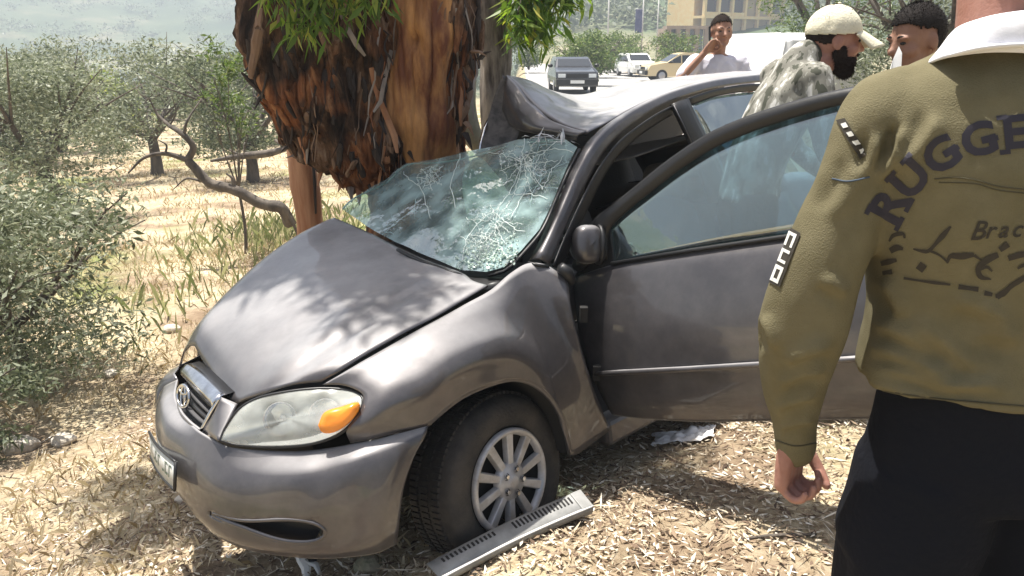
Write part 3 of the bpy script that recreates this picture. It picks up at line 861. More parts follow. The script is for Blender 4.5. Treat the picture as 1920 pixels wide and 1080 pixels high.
bmesh.ops.triangulate(bm, faces=bm.faces[:])
for v_ in bm.verts:
    p = np.array(v_.co); q = p - wpc
    a = 1 - min(1, np.linalg.norm(q) / .75)
    v_.co = tuple(p + wpn * (.05 * a + .014 * noise.noise(tuple(p * 5)) - .03 * math.exp(-(np.dot(p - on_plane(960, 360, w0, wpn), p - on_plane(960, 360, w0, wpn))) / .03)))
bm.verts.index_update()
V = [tuple(v_.co) for v_ in bm.verts]; Fc = [[v_.index for v_ in f_.verts] for f_ in bm.faces]; bm.free()
screen = mesh('windscreen', V, Fc, M_SCREEN, car)
screen['label'] = 'shattered windscreen with white crack lines'
# black edge band along pillar and foot, pale broken edge on top
v, f = tube(np.array(cr([wp[i] for i in range(5, 12)], 24)) - wpn * .006, .016, 6, flat=.5); mesh('screen_seal', v, f, M_BLACK, screen)
v, f = tube(np.array(cr([wp[i] for i in range(12, 23)] + [wp[0]], 30)), .004, 5); mesh('broken_edge', v, f, mat('glass_edge', (.45, .60, .54), .3), screen)
# long cracks standing proud as white splintered lines
def crack(pts, r=.0013):
    L = []
    q = cr([on_plane(x, y, w0, wpn) for x, y in pts], 16)
    for p in q:
        a = 1 - min(1, np.linalg.norm(p - wpc) / .75)
        L.append(p + wpn * (.05 * a + .014 * noise.noise(tuple(p * 5)) + .006 - .03 * math.exp(-np.dot(p - on_plane(960, 360, w0, wpn), p - on_plane(960, 360, w0, wpn)) / .03)) + np.array([rnd.gauss(0, .003) for _ in range(3)]))
    return tube(L, r, 4)
M_CRACK = mat('crack_white', (.72, .78, .74), .5)
cks = [[(988, 270), (978, 320), (955, 365), (930, 402)], [(985, 300), (1005, 335), (1020, 360)], [(930, 402), (885, 450), (870, 500)], [(978, 320), (990, 300), (1040, 285), (1078, 290)], [(955, 365), (1000, 370), (1030, 375)], [(930, 402), (960, 430), (985, 440)], [(870, 300), (858, 350), (862, 400)], [(1005, 335), (1015, 300), (1045, 272)], [(885, 450), (930, 460), (960, 490)], [(760, 330), (800, 370), (815, 420)], [(990, 345), (975, 390), (960, 420)], [(1060, 300), (1035, 330), (1020, 360)]]
web = []
for cx, cy, R_, nr in ((986, 312, 62, 13), (935, 425, 55, 12), (812, 345, 34, 9), (905, 470, 36, 9)):
    aa = [2 * math.pi * (k + rnd.uniform(-.3, .3)) / nr for k in range(nr)]
    ends = []
    for a in aa:
        r1 = R_ * rnd.uniform(.55, 1.1); ends.append(r1)
        web.append(([(cx + math.cos(a) * 3, cy + math.sin(a) * 3), (cx + math.cos(a + .06) * r1 * .5, cy + math.sin(a + .06) * r1 * .5), (cx + math.cos(a) * r1, cy + math.sin(a) * r1)], .0010))
    for q in (.28, .55, .8):
        for k in range(nr):
            if rnd.random() < .3: continue
            a, b_ = aa[k], aa[(k + 1) % nr] + (2 * math.pi if k == nr - 1 else 0)
            web.append(([(cx + math.cos(a) * R_ * q * .9, cy + math.sin(a) * R_ * q * .9), (cx + math.cos((a + b_) / 2) * R_ * q * .8, cy + math.sin((a + b_) / 2) * R_ * q * .8), (cx + math.cos(b_) * R_ * q * .9, cy + math.sin(b_) * R_ * q * .9)], .0007))
web = [(c, r) for c, r in web if all(y > 268 + (1062 - x) * .105 and y < 505 and x < 1078 - (y - 279) * .47 for x, y in c)]
v, f = merge(*[crack(c) for c in cks], *[crack(c, r) for c, r in web]); ck = mesh('crack_lines', v, f, M_CRACK, screen); ck['kind'] = 'stuff'
# crumbled glass at the foot by the pillar
V = []
for k in range(420):
    x = rnd.gauss(925, 42); y = 480 - (x - 925) * .25 + rnd.gauss(4, 17)
    if x > 975 or y > 512 - abs(x - 890) * .02 or x < 860: continue
    s = rnd.uniform(.003, .008)
    V.append(box(on_plane(x, y, w0, wpn) + wpn * .022, (s, s, s), rotz(rnd.random() * 3) @ rotx(rnd.random() * 3)))
v, f = merge(*V); cg = mesh('glass_crumbs', v, f, mat('glass_crumb', (.55, .66, .58), .15, coat=.5), screen, smooth=False); cg['kind'] = 'stuff'

# ---- left A-pillar running into the roof rail
pin = [P(992, 490, y=.665), P(1015, 447, y=.65), P(1042, 388, y=.635), P(1066, 330, y=.62), P(1090, 284, y=.60), P(1112, 255, y=.585), P(1145, 228, y=.57), P(1190, 202, y=.56), P(1250, 176, y=.555), P(1330, 155, y=.55), P(1430, 142, y=.545)]
pout = [P(1030, 497, y=.73), P(1050, 450, y=.715), P(1075, 392, y=.695), P(1103, 335, y=.675), P(1132, 285, y=.655), P(1158, 255, y=.645), P(1190, 229, y=.64), P(1230, 203, y=.635), P(1285, 180, y=.63), P(1350, 163, y=.625), P(1440, 152, y=.62)]
mid = [(np.array(a) + np.array(b)) / 2 + (C(.02, .02, .022) - C(0, 0, 0)) for a, b in zip(pin, pout)]
panel('a_pillar', loft([pin, mid, pout], 60, 9), M_PAINT, car)
# black gap line at the foot of the pillar
v, f = tube([P(990, 492, y=.70), P(1008, 497, y=.735), P(1029, 500, y=.75)], .006, 6); mesh('pillar_gap', v, f, M_BLACK, car)
# door opening seal: two dark lines round the opening
so = [P(1036, 500, y=.74), P(1056, 450, y=.725), P(1082, 392, y=.705), P(1110, 336, y=.685), P(1139, 290, y=.665), P(1165, 261, y=.655), P(1197, 236, y=.65), P(1235, 211, y=.645), P(1268, 195, y=.642)]
si = [P(1052, 505, y=.70), P(1074, 450, y=.70), P(1100, 395, y=.68), P(1126, 342, y=.66), P(1152, 300, y=.64), P(1176, 275, y=.63), P(1205, 250, y=.625), P(1238, 228, y=.62), P(1262, 214, y=.62)]
panel('door_seal', loft([so, [(np.array(a) * .5 + np.array(b) * .5) for a, b in zip(so, si)], si], 40, 5), M_BLACK, car)
so2 = [P(1285, 185, y=.638), P(1340, 168, y=.632), P(1400, 158, y=.628), P(1440, 157, y=.626)]
si2 = [P(1290, 200, y=.63), P(1345, 180, y=.625), P(1400, 172, y=.62), P(1440, 170, y=.62)]
panel('rear_door_frame', loft([so2, si2], 14, 4), M_BLACK, car)
# B-pillar
bp = loft([[P(1258, 196, y=.64), P(1275, 230, y=.665), P(1297, 280, y=.70), P(1330, 380, y=.76)], [P(1272, 190, y=.645), P(1290, 228, y=.675), P(1313, 278, y=.71), P(1350, 380, y=.77)], [P(1288, 186, y=.64), P(1306, 226, y=.67), P(1331, 276, y=.70), P(1370, 380, y=.76)]], 12, 6)
panel('b_pillar', bp, M_BLACK, car, solid=.02)
v, f = tube([P(1263, 197, y=.655), P(1280, 231, y=.68), P(1303, 281, y=.715)], .006, 6, flat=.5); mesh('pillar_trim', v, f, M_PAINT, car)
# rear door glass and panel
rg = loft([[P(1290, 200, y=.635), P(1345, 181, y=.63), P(1440, 170, y=.625)], [P(1318, 245, y=.68), P(1380, 225, y=.68), P(1450, 215, y=.67)], [P(1352, 330, y=.73), P(1400, 320, y=.73), P(1470, 305, y=.72)]], 14, 10)
panel('rear_door_glass', rg, M_PANE2, car, solid=.004)
cgrid('rear_door', [[(-1.55, .74, .97), (-1.9, .74, .98), (-2.3, .72, 1.0)], [(-1.55, .82, .75), (-1.9, .82, .76), (-2.3, .82, .78)], [(-1.55, .83, .5), (-1.9, .83, .5), (-2.25, .83, .6)], [(-1.55, .79, .22), (-1.9, .79, .22), (-2.1, .79, .3)]], M_PAINT)
cbox('sill', (-2.1, .68, .16), (-.60, .79, .27), M_PAINT, bevel=.02)

# ---- roof: dented sheet, torn open and folded up at the front right
rf = [P(1100, 250, y=.585), P(1060, 238, y=.45), P(1022, 216, y=.30), P(992, 188, y=.18), P(970, 160, y=.08), P(950, 142, y=0)]
rr = [P(1440, 140, y=.545), P(1425, 136, y=.2), P(1410, 134, y=-.1), P(1380, 134, y=-.45)]
rn = [P(1100, 250, y=.585), P(1145, 227, y=.568), P(1190, 201, y=.558), P(1250, 175, y=.553), P(1330, 154, y=.548), P(1440, 140, y=.545)]
rfar = [P(950, 142, y=0), P(990, 150, y=-.1), P(1040, 172, y=-.25), P(1090, 178, y=-.35), P(1150, 163, y=-.42), P(1240, 148, y=-.45), P(1380, 134, y=-.45)]
G = coons(rf, rr, rn, rfar, 40, 50, 0)
nrm = face_cam(grid_normal(G), G)
for i in range(40):
    for j in range(50):
        u, v = i / 39, j / 49
        e = min(1, 5 * u, 5 * (1 - u), 5 * v, 5 * (1 - v))
        G[i, j] += nrm[i, j] * e * (.03 * math.sin(v * 9 + u * 4) * (1 - v) * .6 + .02 * noise.noise((u * 4, v * 4, 5)))
roof = panel('roof', G, M_PAINT, car); roof['label'] = 'dented roof torn open at the front'
# folded flap hanging from the torn edge
fl0 = rf
fl1 = [P(1085, 255, y=.56), P(1045, 247, y=.43), P(1005, 236, y=.30), P(978, 222, y=.20), P(962, 200, y=.12), P(948, 168, y=.03)]
fl2 = [P(1082, 262, y=.52), P(1040, 258, y=.38), P(1000, 250, y=.26), P(972, 243, y=.14), P(955, 232, y=.05), P(942, 205, y=-.02)]
panel('torn_roof_flap', dent(loft([fl0, fl1, fl2], 30, 12), .012, 9, 1.), M_PAINT, car)
# dark inner lining exposed left of the flap
dl = [P(942, 140, y=.0), P(958, 180, y=.03), P(968, 215, y=.08), P(975, 245, y=.12), P(965, 270, y=.12)]
dl2 = [P(940, 150, y=-.04), P(925, 185, y=-.06), P(915, 225, y=-.05), P(905, 260, y=-.02), P(902, 285, y=.0)]
panel('torn_lining', dent(loft([dl, [(np.array(a) + np.array(b)) / 2 + nose * -.03 for a, b in zip(dl, dl2)], dl2], 20, 8), .02, 12, 5.), mat('torn_dark', (.03, .028, .027), .8, col2=(.10, .09, .085), vscale=20), car)
v, f = tube([P(918, 218, y=-.06), P(908, 240, y=-.04), P(902, 265, y=-.02), P(898, 290, y=0)], [.004, .009, .009, .003], 5, flat=.4); mesh('torn_strip', v, f, M_CHROME, car)
# ragged bits of screen frame at the roof edge
V = []
for k in range(26):
    x = rnd.uniform(985, 1080); y = 258 + rnd.gauss(0, 5)
    p = P(x, y, y=.45 + rnd.gauss(0, .05)); d = np.array([rnd.gauss(0, 1), rnd.gauss(0, 1), rnd.gauss(0, .5)]); d /= np.linalg.norm(d)
    V.append(tube([p - d * .03, p + d * .005, p + d * .035 + np.array([0, 0, rnd.gauss(0, .01)])], [.002, .006, .002], 4, flat=.3))
v, f = merge(*V); sc_ = mesh('torn_frame_scraps', v, f, mat('scrap', (.45, .46, .46), .5, metal=.3), car, smooth=False); sc_['kind'] = 'stuff'

# ---- crushed right side seen through the cabin: dark lining, pillar and door trim
M_LINE2 = mat('dark_lining', (.10, .095, .09), .9, bump=.3, bscale=80)
cgrid('right_door_trim', [[(-.5, -.60, .62), (-1.5, -.62, .62), (-2.7, -.60, .62)], [(-.55, -.62, .95), (-1.5, -.63, .98), (-2.7, -.60, 1.0)], [(-1.0, -.52, 1.20), (-1.6, -.50, 1.28), (-2.5, -.50, 1.28)], [(-1.25, -.40, 1.34), (-1.7, -.40, 1.42), (-2.4, -.42, 1.42)]], M_LINE2)
cgrid('rear_shelf', [[(-2.2, .55, .95), (-2.2, 0, .97), (-2.2, -.55, .95)], [(-2.65, .5, 1.05), (-2.65, 0, 1.06), (-2.65, -.5, 1.05)], [(-2.5, .46, 1.36), (-2.5, 0, 1.36), (-2.5, -.46, 1.3)]], M_LINE2)
rtop = [P(1000, 200, y=-.2), P(1040, 176, y=-.25), P(1090, 182, y=-.35), P(1150, 167, y=-.42), P(1240, 152, y=-.45), P(1380, 138, y=-.45)]
rbot = [C(-.9, -.55, 1.0), C(-1.1, -.58, 1.0), C(-1.4, -.6, 1.0), C(-1.7, -.6, 1.0), C(-2.1, -.6, 1.0), C(-2.7, -.58, 1.0)]
panel('right_lining', loft([rtop, [(np.array(a) + np.array(b)) / 2 + (C(0, -.04, 0) - C(0, 0, 0)) for a, b in zip(rtop, rbot)], rbot], 24, 10), M_LINE2, car)
# ---- cabin: headlining, seats, steering wheel, dashboard, hanging airbag
cgrid('headlining', [[(-1.3, .5, 1.30), (-1.3, 0, 1.25), (-1.3, -.5, 1.15)], [(-1.9, .52, 1.36), (-1.9, 0, 1.34), (-1.9, -.5, 1.25)], [(-2.5, .5, 1.30), (-2.5, 0, 1.30), (-2.5, -.5, 1.25)]], M_SEAT)
cbox('dashboard', (-.85, -.62, .66), (-.52, .62, .88), M_DASH, bevel=.04)
def seat(y):
    s = empty('seat', C(-1.35, y, .3)); s.parent = car; s.location = tuple(C(-1.35, y, .3) - ORG[car.name])
    def cush(nm, c, r, lean):
        v, f = ell((0, 0, 0), r, 12, 18)
        v = np.sign(v) * np.abs(v / np.array(r))**.6 * np.array(r)
        v = v @ roty(lean).T + np.array(c)
        mesh(nm, [C(*p) for p in v], f, M_SEAT, s)
    cush('seat_base', (-1.25, y, .42), (.27, .25, .09), -.1)
    cush('seat_back', (-1.58, y, .74), (.10, .24, .34), -.30)
    cush('headrest', (-1.72, y, 1.14), (.06, .13, .10), -.2)
seat(.36); seat(-.36)
v, f = ell((0, 0, 0), (.14, .62, .33), 10, 16); v = np.sign(v) * np.abs(v / np.array([.14, .62, .33]))**.6 * np.array([.14, .62, .33]) + np.array([-2.35, 0, .72]); mesh('rear_seat', [C(*p) for p in v], f, M_SEAT, car)
swR, swc = frame_to(C(-.95, .36, .86), CM @ np.array([-.85, 0, .45]), CM[:, 1])
v, f = merge(ring(swc, swR, .185, .185, .014), tube([swc - swR[:, 0] * .18, swc + swR[:, 0] * .18], .013, 6), tube([swc, swc - swR[:, 1] * .18], .013, 6), tube([swc, swc - swR[:, 2] * .25], .03, 8))
mesh('steering_wheel', v, f, M_BLACK, car)
# pale airbag hanging behind the screen
bag = [[P(822, 318, y=-.02), P(848, 305, y=.0), P(872, 318, y=.03)], [P(815, 345, y=.05), P(852, 335, y=.08), P(900, 362, y=.14)], [P(818, 390, y=.12), P(868, 385, y=.18), P(950, 392, y=.27)], [P(830, 440, y=.2), P(880, 440, y=.24), P(960, 430, y=.34)]]
G = loft([[np.array(p) - nose * .16 for p in r] for r in bag], 22, 22)
panel('deflated_airbag', dent(G, .03, 9, 2.), M_CLOTHP, car)

# ---- open front door
hA = P(1076, 535, y=.815); hB = P(1142, 779, y=.80)
hC = at(1640, 420, 2.42); hD = at(1640, 786, 2.40)
_u = hD - hB; _u /= np.linalg.norm(_u); _a = np.cross([0, 0, 1.], _u); _a[2] = 0; _a /= np.linalg.norm(_a); _a = _a if _a[1] > 0 else -_a
dn = np.cross(_u, np.array([0, 0, 1.]) + .13 * _a); dn /= np.linalg.norm(dn)
hA = hB.copy()
if np.dot(dn, EYE - hA) < 0: dn = -dn
D = lambda x, y, o=0.0: on_plane(x, y, hA, dn) + dn * o
door = empty('front_door', hB); door.parent = car; door.location = tuple(hB - ORG[car.name]); door['label'] = 'front door swung wide open'
belt = [D(1078, 520), D(1150, 497, .005), D(1300, 473, .005), D(1480, 447, .005), D(1600, 430, .005), D(1720, 414, 0)]
sh = [D(1083, 548, .018), D(1158, 522, .03), D(1305, 500, .034), D(1485, 476, .034), D(1600, 462, .03), D(1722, 448, .02)]
m1 = [D(1098, 620, .04), D(1175, 603, .062), D(1315, 590, .068), D(1490, 573, .066), D(1600, 563, .06), D(1725, 550, .04)]
m2 = [D(1118, 692, .04), D(1190, 684, .064), D(1320, 676, .07), D(1490, 664, .07), D(1600, 658, .064), D(1727, 650, .04)]
m3 = [D(1124, 704, .032), D(1195, 698, .052), D(1322, 692, .058), D(1490, 682, .058), D(1600, 676, .052), D(1727, 668, .03)]
m4 = [D(1138, 752, .012), D(1205, 752, .03), D(1325, 752, .036), D(1490, 748, .036), D(1600, 746, .03), D(1728, 742, .01)]
m5 = [D(1143, 779, -.02), D(1210, 786, -.01), D(1325, 791, -.008), D(1490, 788, -.008), D(1600, 786, -.01), D(1728, 782, -.02)]
shell = panel('door_skin', loft([belt, sh, m1, m2, m3, m4, m5], 60, 40), M_PAINT, door)
inner = [[p - dn * .11 for p in q] for q in (belt, m1, m4, m5)]
panel('door_lining', loft(inner, 16, 8), M_DASH, door)
edge = loft([[belt[0], sh[0], m1[0], m2[0], m4[0], m5[0]], [p - dn * .11 for p in (belt[0], sh[0], m1[0], m2[0], m4[0], m5[0])]], 14, 4)
panel('door_edge', edge, M_DARK, door)
v, f = tube([D(1127, 697, .062), D(1195, 691, .088), D(1320, 684, .094), D(1490, 673, .094), D(1600, 667, .088), D(1726, 659, .062)], .013, 8, flat=.8); mesh('rubbing_strip', v, f, M_PAINT, door)
v, f = tube([D(1150, 494, .012), D(1300, 469, .012), D(1480, 443, .012), D(1720, 410, .012)], .011, 6, flat=.8); mesh('belt_seal', v, f, M_BLACK, door)
fo = [D(1098, 470), D(1112, 418), D(1150, 386), D(1200, 346), D(1262, 297), D(1330, 253), D(1400, 222), D(1480, 196), D(1560, 175), D(1640, 161), D(1690, 160)]
fi = [D(1140, 487), D(1143, 432), D(1166, 405), D(1214, 365), D(1274, 318), D(1338, 277), D(1406, 247), D(1484, 220), D(1562, 198), D(1630, 185), D(1672, 184)]
fm = [(a + b) / 2 + dn * .012 for a, b in zip(fo, fi)]
panel('window_frame', loft([fo, fm, fi], 50, 6), M_BLACK, door, solid=.02)
v, f = tube([D(1688, 164), D(1705, 280), D(1720, 414)], .025, 8, flat=.6); mesh('rear_window_post', v, f, M_BLACK, door)
bl = [D(1140, 495), D(1300, 470), D(1480, 444), D(1720, 410)]
panel('window_pane', loft([[p - dn * .006 for p in fi], [p - dn * .006 for p in bl]], 50, 10), M_PANE, door, solid=.004)
# mirror triangle and mirror shell
tri = [D(1078, 520, .004), D(1100, 470, .004), D(1112, 418, .004), D(1144, 430, .004), D(1152, 497, .004)]
mesh('mirror_sail', [p for p in tri] + [p - dn * .03 for p in tri], [(0, 1, 2, 3, 4), (9, 8, 7, 6, 5)] + [(i, i + 5, (i + 1) % 5 + 5, (i + 1) % 5) for i in range(5)], M_BLACK, door, smooth=False)
mc = D(1119, 457, .055); mx_ = D(1150, 457) - D(1092, 457); mx_ /= np.linalg.norm(mx_)
mx_ = RT * .97 + FW * .24; mR = np.stack([mx_, UP, np.cross(mx_, UP)], axis=1)
v, f = ell((0, 0, 0), (.066, .078, .055), 18, 26)
v = np.sign(v) * np.abs(v / np.array([.066, .078, .055]))**.72 * np.array([.066, .078, .055])
v[:, 0] += np.where(v[:, 0] > 0, -v[:, 0] * .15, 0)
mesh('mirror_shell', v @ mR.T + mc, f, M_PAINT, door)
v, f = tube([mc + mx_ * .046 + mR[:, 1] * (.072 * math.cos(a)) + mR[:, 2] * (.05 * math.sin(a)) for a in np.linspace(0, 2 * math.pi, 25)], .012, 6, cap=False); mesh('mirror_rim', v, f, M_BLACK, door)
v, f = tube([D(1085, 497, .0), D(1100, 492, .03), D(1115, 485, .045)], [.03, .025, .02], 8); mesh('mirror_foot', v, f, M_BLACK, door)
v, f = tube([P(1050, 500, y=.79), P(1064, 512, y=.80), P(1072, 530, y=.80)], [.02, .026, .02], 8); mesh('hinge_cover', v, f, M_BLACK, car)
# hinges and check strap in the gap
for py in (590, 700):
    a = P(1076 + (py - 535) * .22, py, y=.79); mesh('hinge', *box(a - dn * .02, (.03, .03, .06)), M_DARK, door, smooth=False)
# dark door gap jamb behind the wing
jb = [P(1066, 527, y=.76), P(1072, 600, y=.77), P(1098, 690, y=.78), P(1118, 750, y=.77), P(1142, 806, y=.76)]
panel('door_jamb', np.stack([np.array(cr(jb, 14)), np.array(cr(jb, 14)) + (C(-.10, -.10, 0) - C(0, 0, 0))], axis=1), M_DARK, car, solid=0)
# ------------------------------------------------------------------ trees and plants
def onY(px, py, Y):
    r = ray(px, py)
    return EYE + r * (Y / r[1])


def leaf_mat(name, stops, transl=.35, rough=.5):
    m = bpy.data.materials.new(name); m.use_nodes = True
    n = m.node_tree.nodes; l = m.node_tree.links; b = n['Principled BSDF']
    g = n.new('ShaderNodeNewGeometry'); r = n.new('ShaderNodeValToRGB'); e = r.color_ramp.elements
    while len(e) < len(stops): e.new(.5)
    for q, (p, c) in zip(e, stops): q.position = p; q.color = (*c, 1)
    l.new(g.outputs['Random Per Island'], r.inputs[0]); l.new(r.outputs[0], b.inputs['Base Color'])
    b.inputs['Roughness'].default_value = rough; b.inputs['Specular IOR Level'].default_value = .35
    if transl:
        t = n.new('ShaderNodeBsdfTranslucent'); mx = n.new('ShaderNodeMixShader'); mx.inputs[0].default_value = transl
        hs = n.new('ShaderNodeHueSaturation'); hs.inputs['Saturation'].default_value = 1.15; hs.inputs['Value'].default_value = 1.5
        l.new(r.outputs[0], hs.inputs['Color']); l.new(hs.outputs[0], t.inputs[0])
        l.new(b.outputs[0], mx.inputs[1]); l.new(t.outputs[0], mx.inputs[2]); l.new(mx.outputs[0], n['Material Output'].inputs[0])
    return m


M_OLIVE = leaf_mat('olive_leaf', [(0, (.09, .11, .06)), (.45, (.16, .185, .11)), (.75, (.26, .28, .19)), (1, (.42, .44, .34))], .25)
M_OLIVE2 = leaf_mat('olive_leaf_dark', [(0, (.06, .08, .045)), (.55, (.12, .145, .08)), (1, (.29, .31, .21))], .25)
M_EUC = leaf_mat('gum_leaf', [(0, (.06, .11, .025)), (.5, (.12, .20, .04)), (.85, (.22, .30, .06)), (1, (.38, .36, .08))], .45)
M_BUSH = leaf_mat('bush_leaf', [(0, (.05, .085, .025)), (.6, (.10, .15, .045)), (1, (.22, .26, .09))], .35)
M_YGREEN = leaf_mat('young_leaf', [(0, (.13, .18, .035)), (.6, (.22, .28, .05)), (1, (.36, .36, .10))], .4)
M_STRAW = leaf_mat('straw', [(0, (.27, .20, .11)), (.5, (.49, .41, .26)), (1, (.70, .63, .47))], .25, .8)
M_GREENG = leaf_mat('green_grass', [(0, (.12, .145, .06)), (.5, (.22, .24, .11)), (1, (.50, .47, .28))], .35, .7)
M_LITTER = leaf_mat('litter', [(0, (.075, .05, .035)), (.3, (.20, .135, .09)), (.55, (.42, .33, .22)), (.8, (.64, .56, .43)), (1, (.84, .80, .70))], .15, .75)
M_OBARK = mat('olive_bark', (.055, .045, .037), .9, bump=.8, bscale=30, col2=(.15, .125, .10), vscale=9, stretch=(1, 1, .3))


def leaves(cen, L, W, droop=0.0, jit=.35, fold=.25):
    """one small folded blade (two triangles sharing the midrib ... a bent rhombus) at each centre"""
    n = len(cen)
    d = npr.normal(size=(n, 3)); d[:, 2] = d[:, 2] * .7 - droop
    d /= np.linalg.norm(d, axis=1, keepdims=True)
    s = npr.normal(size=(n, 3)); s -= d * (s * d).sum(1, keepdims=True); s /= np.linalg.norm(s, axis=1, keepdims=True)
    nn = np.cross(d, s)
    l_ = (L * (1 + jit * npr.normal(size=n)).clip(.4, 1.8))[:, None]; w_ = (W * (1 + jit * npr.normal(size=n)).clip(.5, 1.7))[:, None]
    a = cen; b = cen + d * l_ * .45 + s * w_ * .5 + nn * w_ * fold; c = cen + d * l_; e = cen + d * l_ * .45 - s * w_ * .5 + nn * w_ * fold
    V = np.stack([a, b, c, e], 1).reshape(-1, 3)
    return V


def leaf_mesh(name, V, m, parent=None, org=None):
    n = len(V) // 4
    return fast_mesh(name, V, np.arange(4 * n), np.full(n, 4), m, parent, org)


def clumps(cs, n, spread=1.0):
    """points in ellipsoid clumps cs = [(x,y,z,rx,ry,rz)]"""
    cs = np.array(cs, float)
    wgt = cs[:, 3] * cs[:, 4] * cs[:, 5]; wgt = wgt**.7; wgt /= wgt.sum()
    i = npr.choice(len(cs), n, p=wgt)
    p = npr.normal(size=(n, 3)); p /= np.linalg.norm(p, axis=1, keepdims=True)
    r = npr.random(n)**.5
    return cs[i, :3] + p * r[:, None] * cs[i, 3:] * spread


def olive(name, base, h, wd, nleaf, label, m=M_OLIVE, seed=1, leaf=.07, lw=.018, trunk=(.0, .0), nlimb=6, group='olive trees in the grove', cat='tree', low=.25, local=False, droop=.15, nclump=26, trunk_r=.11, tw_=1.0):
    r = random.Random(seed)
    b = np.asarray(base, float)
    t = empty(name, b, label, cat, group)
    fork = np.array([trunk[0], trunk[1], h * .30])
    parts = [tube([b + (0, 0, -.1), b + fork * .4 + (.03, 0, 0), b + fork], [trunk_r * 1.3, trunk_r, trunk_r * .85], 9, samples=8)]
    cl = []
    for k in range(nlimb):
        a = 2 * math.pi * (k + r.random() * .7) / nlimb
        e = np.array([math.cos(a) * wd * .33, math.sin(a) * wd * .33, h * r.uniform(.55, .85)]) + fork * (1, 1, 0)
        md = fork * .5 + e * .5 + np.array([r.gauss(0, .08), r.gauss(0, .08), .05]) * wd * .3
        parts.append(tube([b + fork * .95, b + md, b + e], [trunk_r * .6, trunk_r * .38, trunk_r * .12], 6, samples=8))
        for q in range(3):
            e2 = e + np.array([r.gauss(0, .2), r.gauss(0, .2), r.gauss(0.02, .12)]).clip(-.3, .3) * wd * tw_
            parts.append(tube([b + md, b + (md + e2) / 2 + (0, 0, .05), b + e2], [trunk_r * .25, trunk_r * .15, .006], 5, samples=6))
    v, f = merge(*parts); mesh('trunk', v, f, M_OBARK, t)
    for k in range(nclump):
        a = r.random() * 6.283; rr = math.sqrt(r.random()) * .42 * wd; z = h * r.uniform(low, .93)
        sh = math.sqrt(max(.12, 1 - ((z / h - .55) / .52)**2))
        s = wd * r.uniform(.09, .17)
        cl.append((b[0] + math.cos(a) * rr * sh + fork[0] * .6, b[1] + math.sin(a) * rr * sh + fork[1] * .6, b[2] + z, s * 1.2, s * 1.2, s * .8))
    leaf_mesh('crown', leaves(clumps(cl, nleaf), leaf, lw, droop), m, t)
    return t


def copy_tree(o, loc, rz, sc_=1.0, label=None, group=None):
    c = o.copy(); COL.objects.link(c); c.location = tuple(loc); c.rotation_euler = (0, 0, rz); c.scale = (sc_, sc_, sc_ * rnd.uniform(.9, 1.1))
    if label: c['label'] = label
    if group: c['group'] = group
    for ch in list(o.children):
        d = ch.copy(); COL.objects.link(d); d.parent = c
    return c


def gp(px, d):
    p = at(px, 85, d); y = p[1]; return np.array([p[0], d * 1.0, float(ground_z(p[0], d))])


# ---- the big gum tree the car hit
def rings(rows, Y, ry, n=28, wob=.0, seed=0):
    V = []
    for L, R, py in rows:
        a, b = onY(L, py, Y), onY(R, py, Y); c = (a + b) / 2; rx = (b[0] - a[0]) / 2
        for j in range(n):
            q = 2 * math.pi * j / n
            V.append((c[0] + rx * math.cos(q), c[1] + min(ry, rx * 1.05) * math.sin(q), c[2]))
    Fc = grid_faces(len(rows), n, close_v=True) + [tuple(range(n)), tuple(range((len(rows) - 1) * n, len(rows) * n))]
    return np.array(V), Fc


TY = 4.5
gum = empty('gum_tree', onY(780, 640, TY), 'massive gum tree with ragged dark bark and torn orange wood behind the crumpled car', 'tree')
coreA = rings([(585, 900, -620), (620, 905, -380), (672, 918, -180), (700, 912, -40), (712, 898, 60), (708, 884, 140), (700, 876, 220), (694, 872, 300), (690, 868, 380), (680, 872, 470), (660, 890, 600), (640, 905, 680)], TY, .36)
burl = rings([(330, 470, -620), (372, 560, -330), (420, 640, -120), (446, 700, -20), (462, 725, 50), (482, 735, 105), (492, 740, 150), (500, 742, 190), (522, 742, 235), (545, 742, 275), (580, 744, 305), (622, 742, 332), (648, 722, 352), (664, 692, 366)], TY - .18, .40)
lump = ell(onY(545, 165, TY - .35), (.17, .16, .13)); lump2 = ell(onY(620, 90, TY - .4), (.22, .18, .16)); lump3 = ell(onY(690, 270, TY - .32), (.17, .14, .2)); lump4 = ell(onY(820, 20, TY - .1), (.26, .28, .3)); lump5 = ell(onY(600, 225, TY - .4), (.14, .12, .2))
v, f = merge(coreA, burl, lump, lump2, lump3, lump4, lump5)
v, f = remesh(v, f, .018, 3)


def bark_disp(v, f, amp=1.0):
    me = bpy.data.meshes.new('tmp'); me.from_pydata(v.tolist(), [], f); n = np.empty(len(v) * 3, np.float32); me.vertex_normals.foreach_get('vector', n); n = n.reshape(-1, 3); bpy.data.meshes.remove(me)
    out = v.copy()
    for i, p in enumerate(v):
        a = noise.ridged_multi_fractal((p[0] * 5.5, p[1] * 5.5, p[2] * 1.5), .9, 2.1, 4, 1.0, 2.0)
        b = noise.noise((p[0] * 14, p[1] * 14, p[2] * 3.2)) + .6 * noise.noise((p[0] * 33, p[1] * 33, p[2] * 8))
        c = noise.noise((p[0] * 3, p[1] * 3, p[2] * 3 + 7))
        out[i] += n[i] * amp * (.045 * (a - 1.1) + .026 * b + .085 * c + .010 * noise.noise((p[0] * 60, p[1] * 60, p[2] * 7)))
    return out


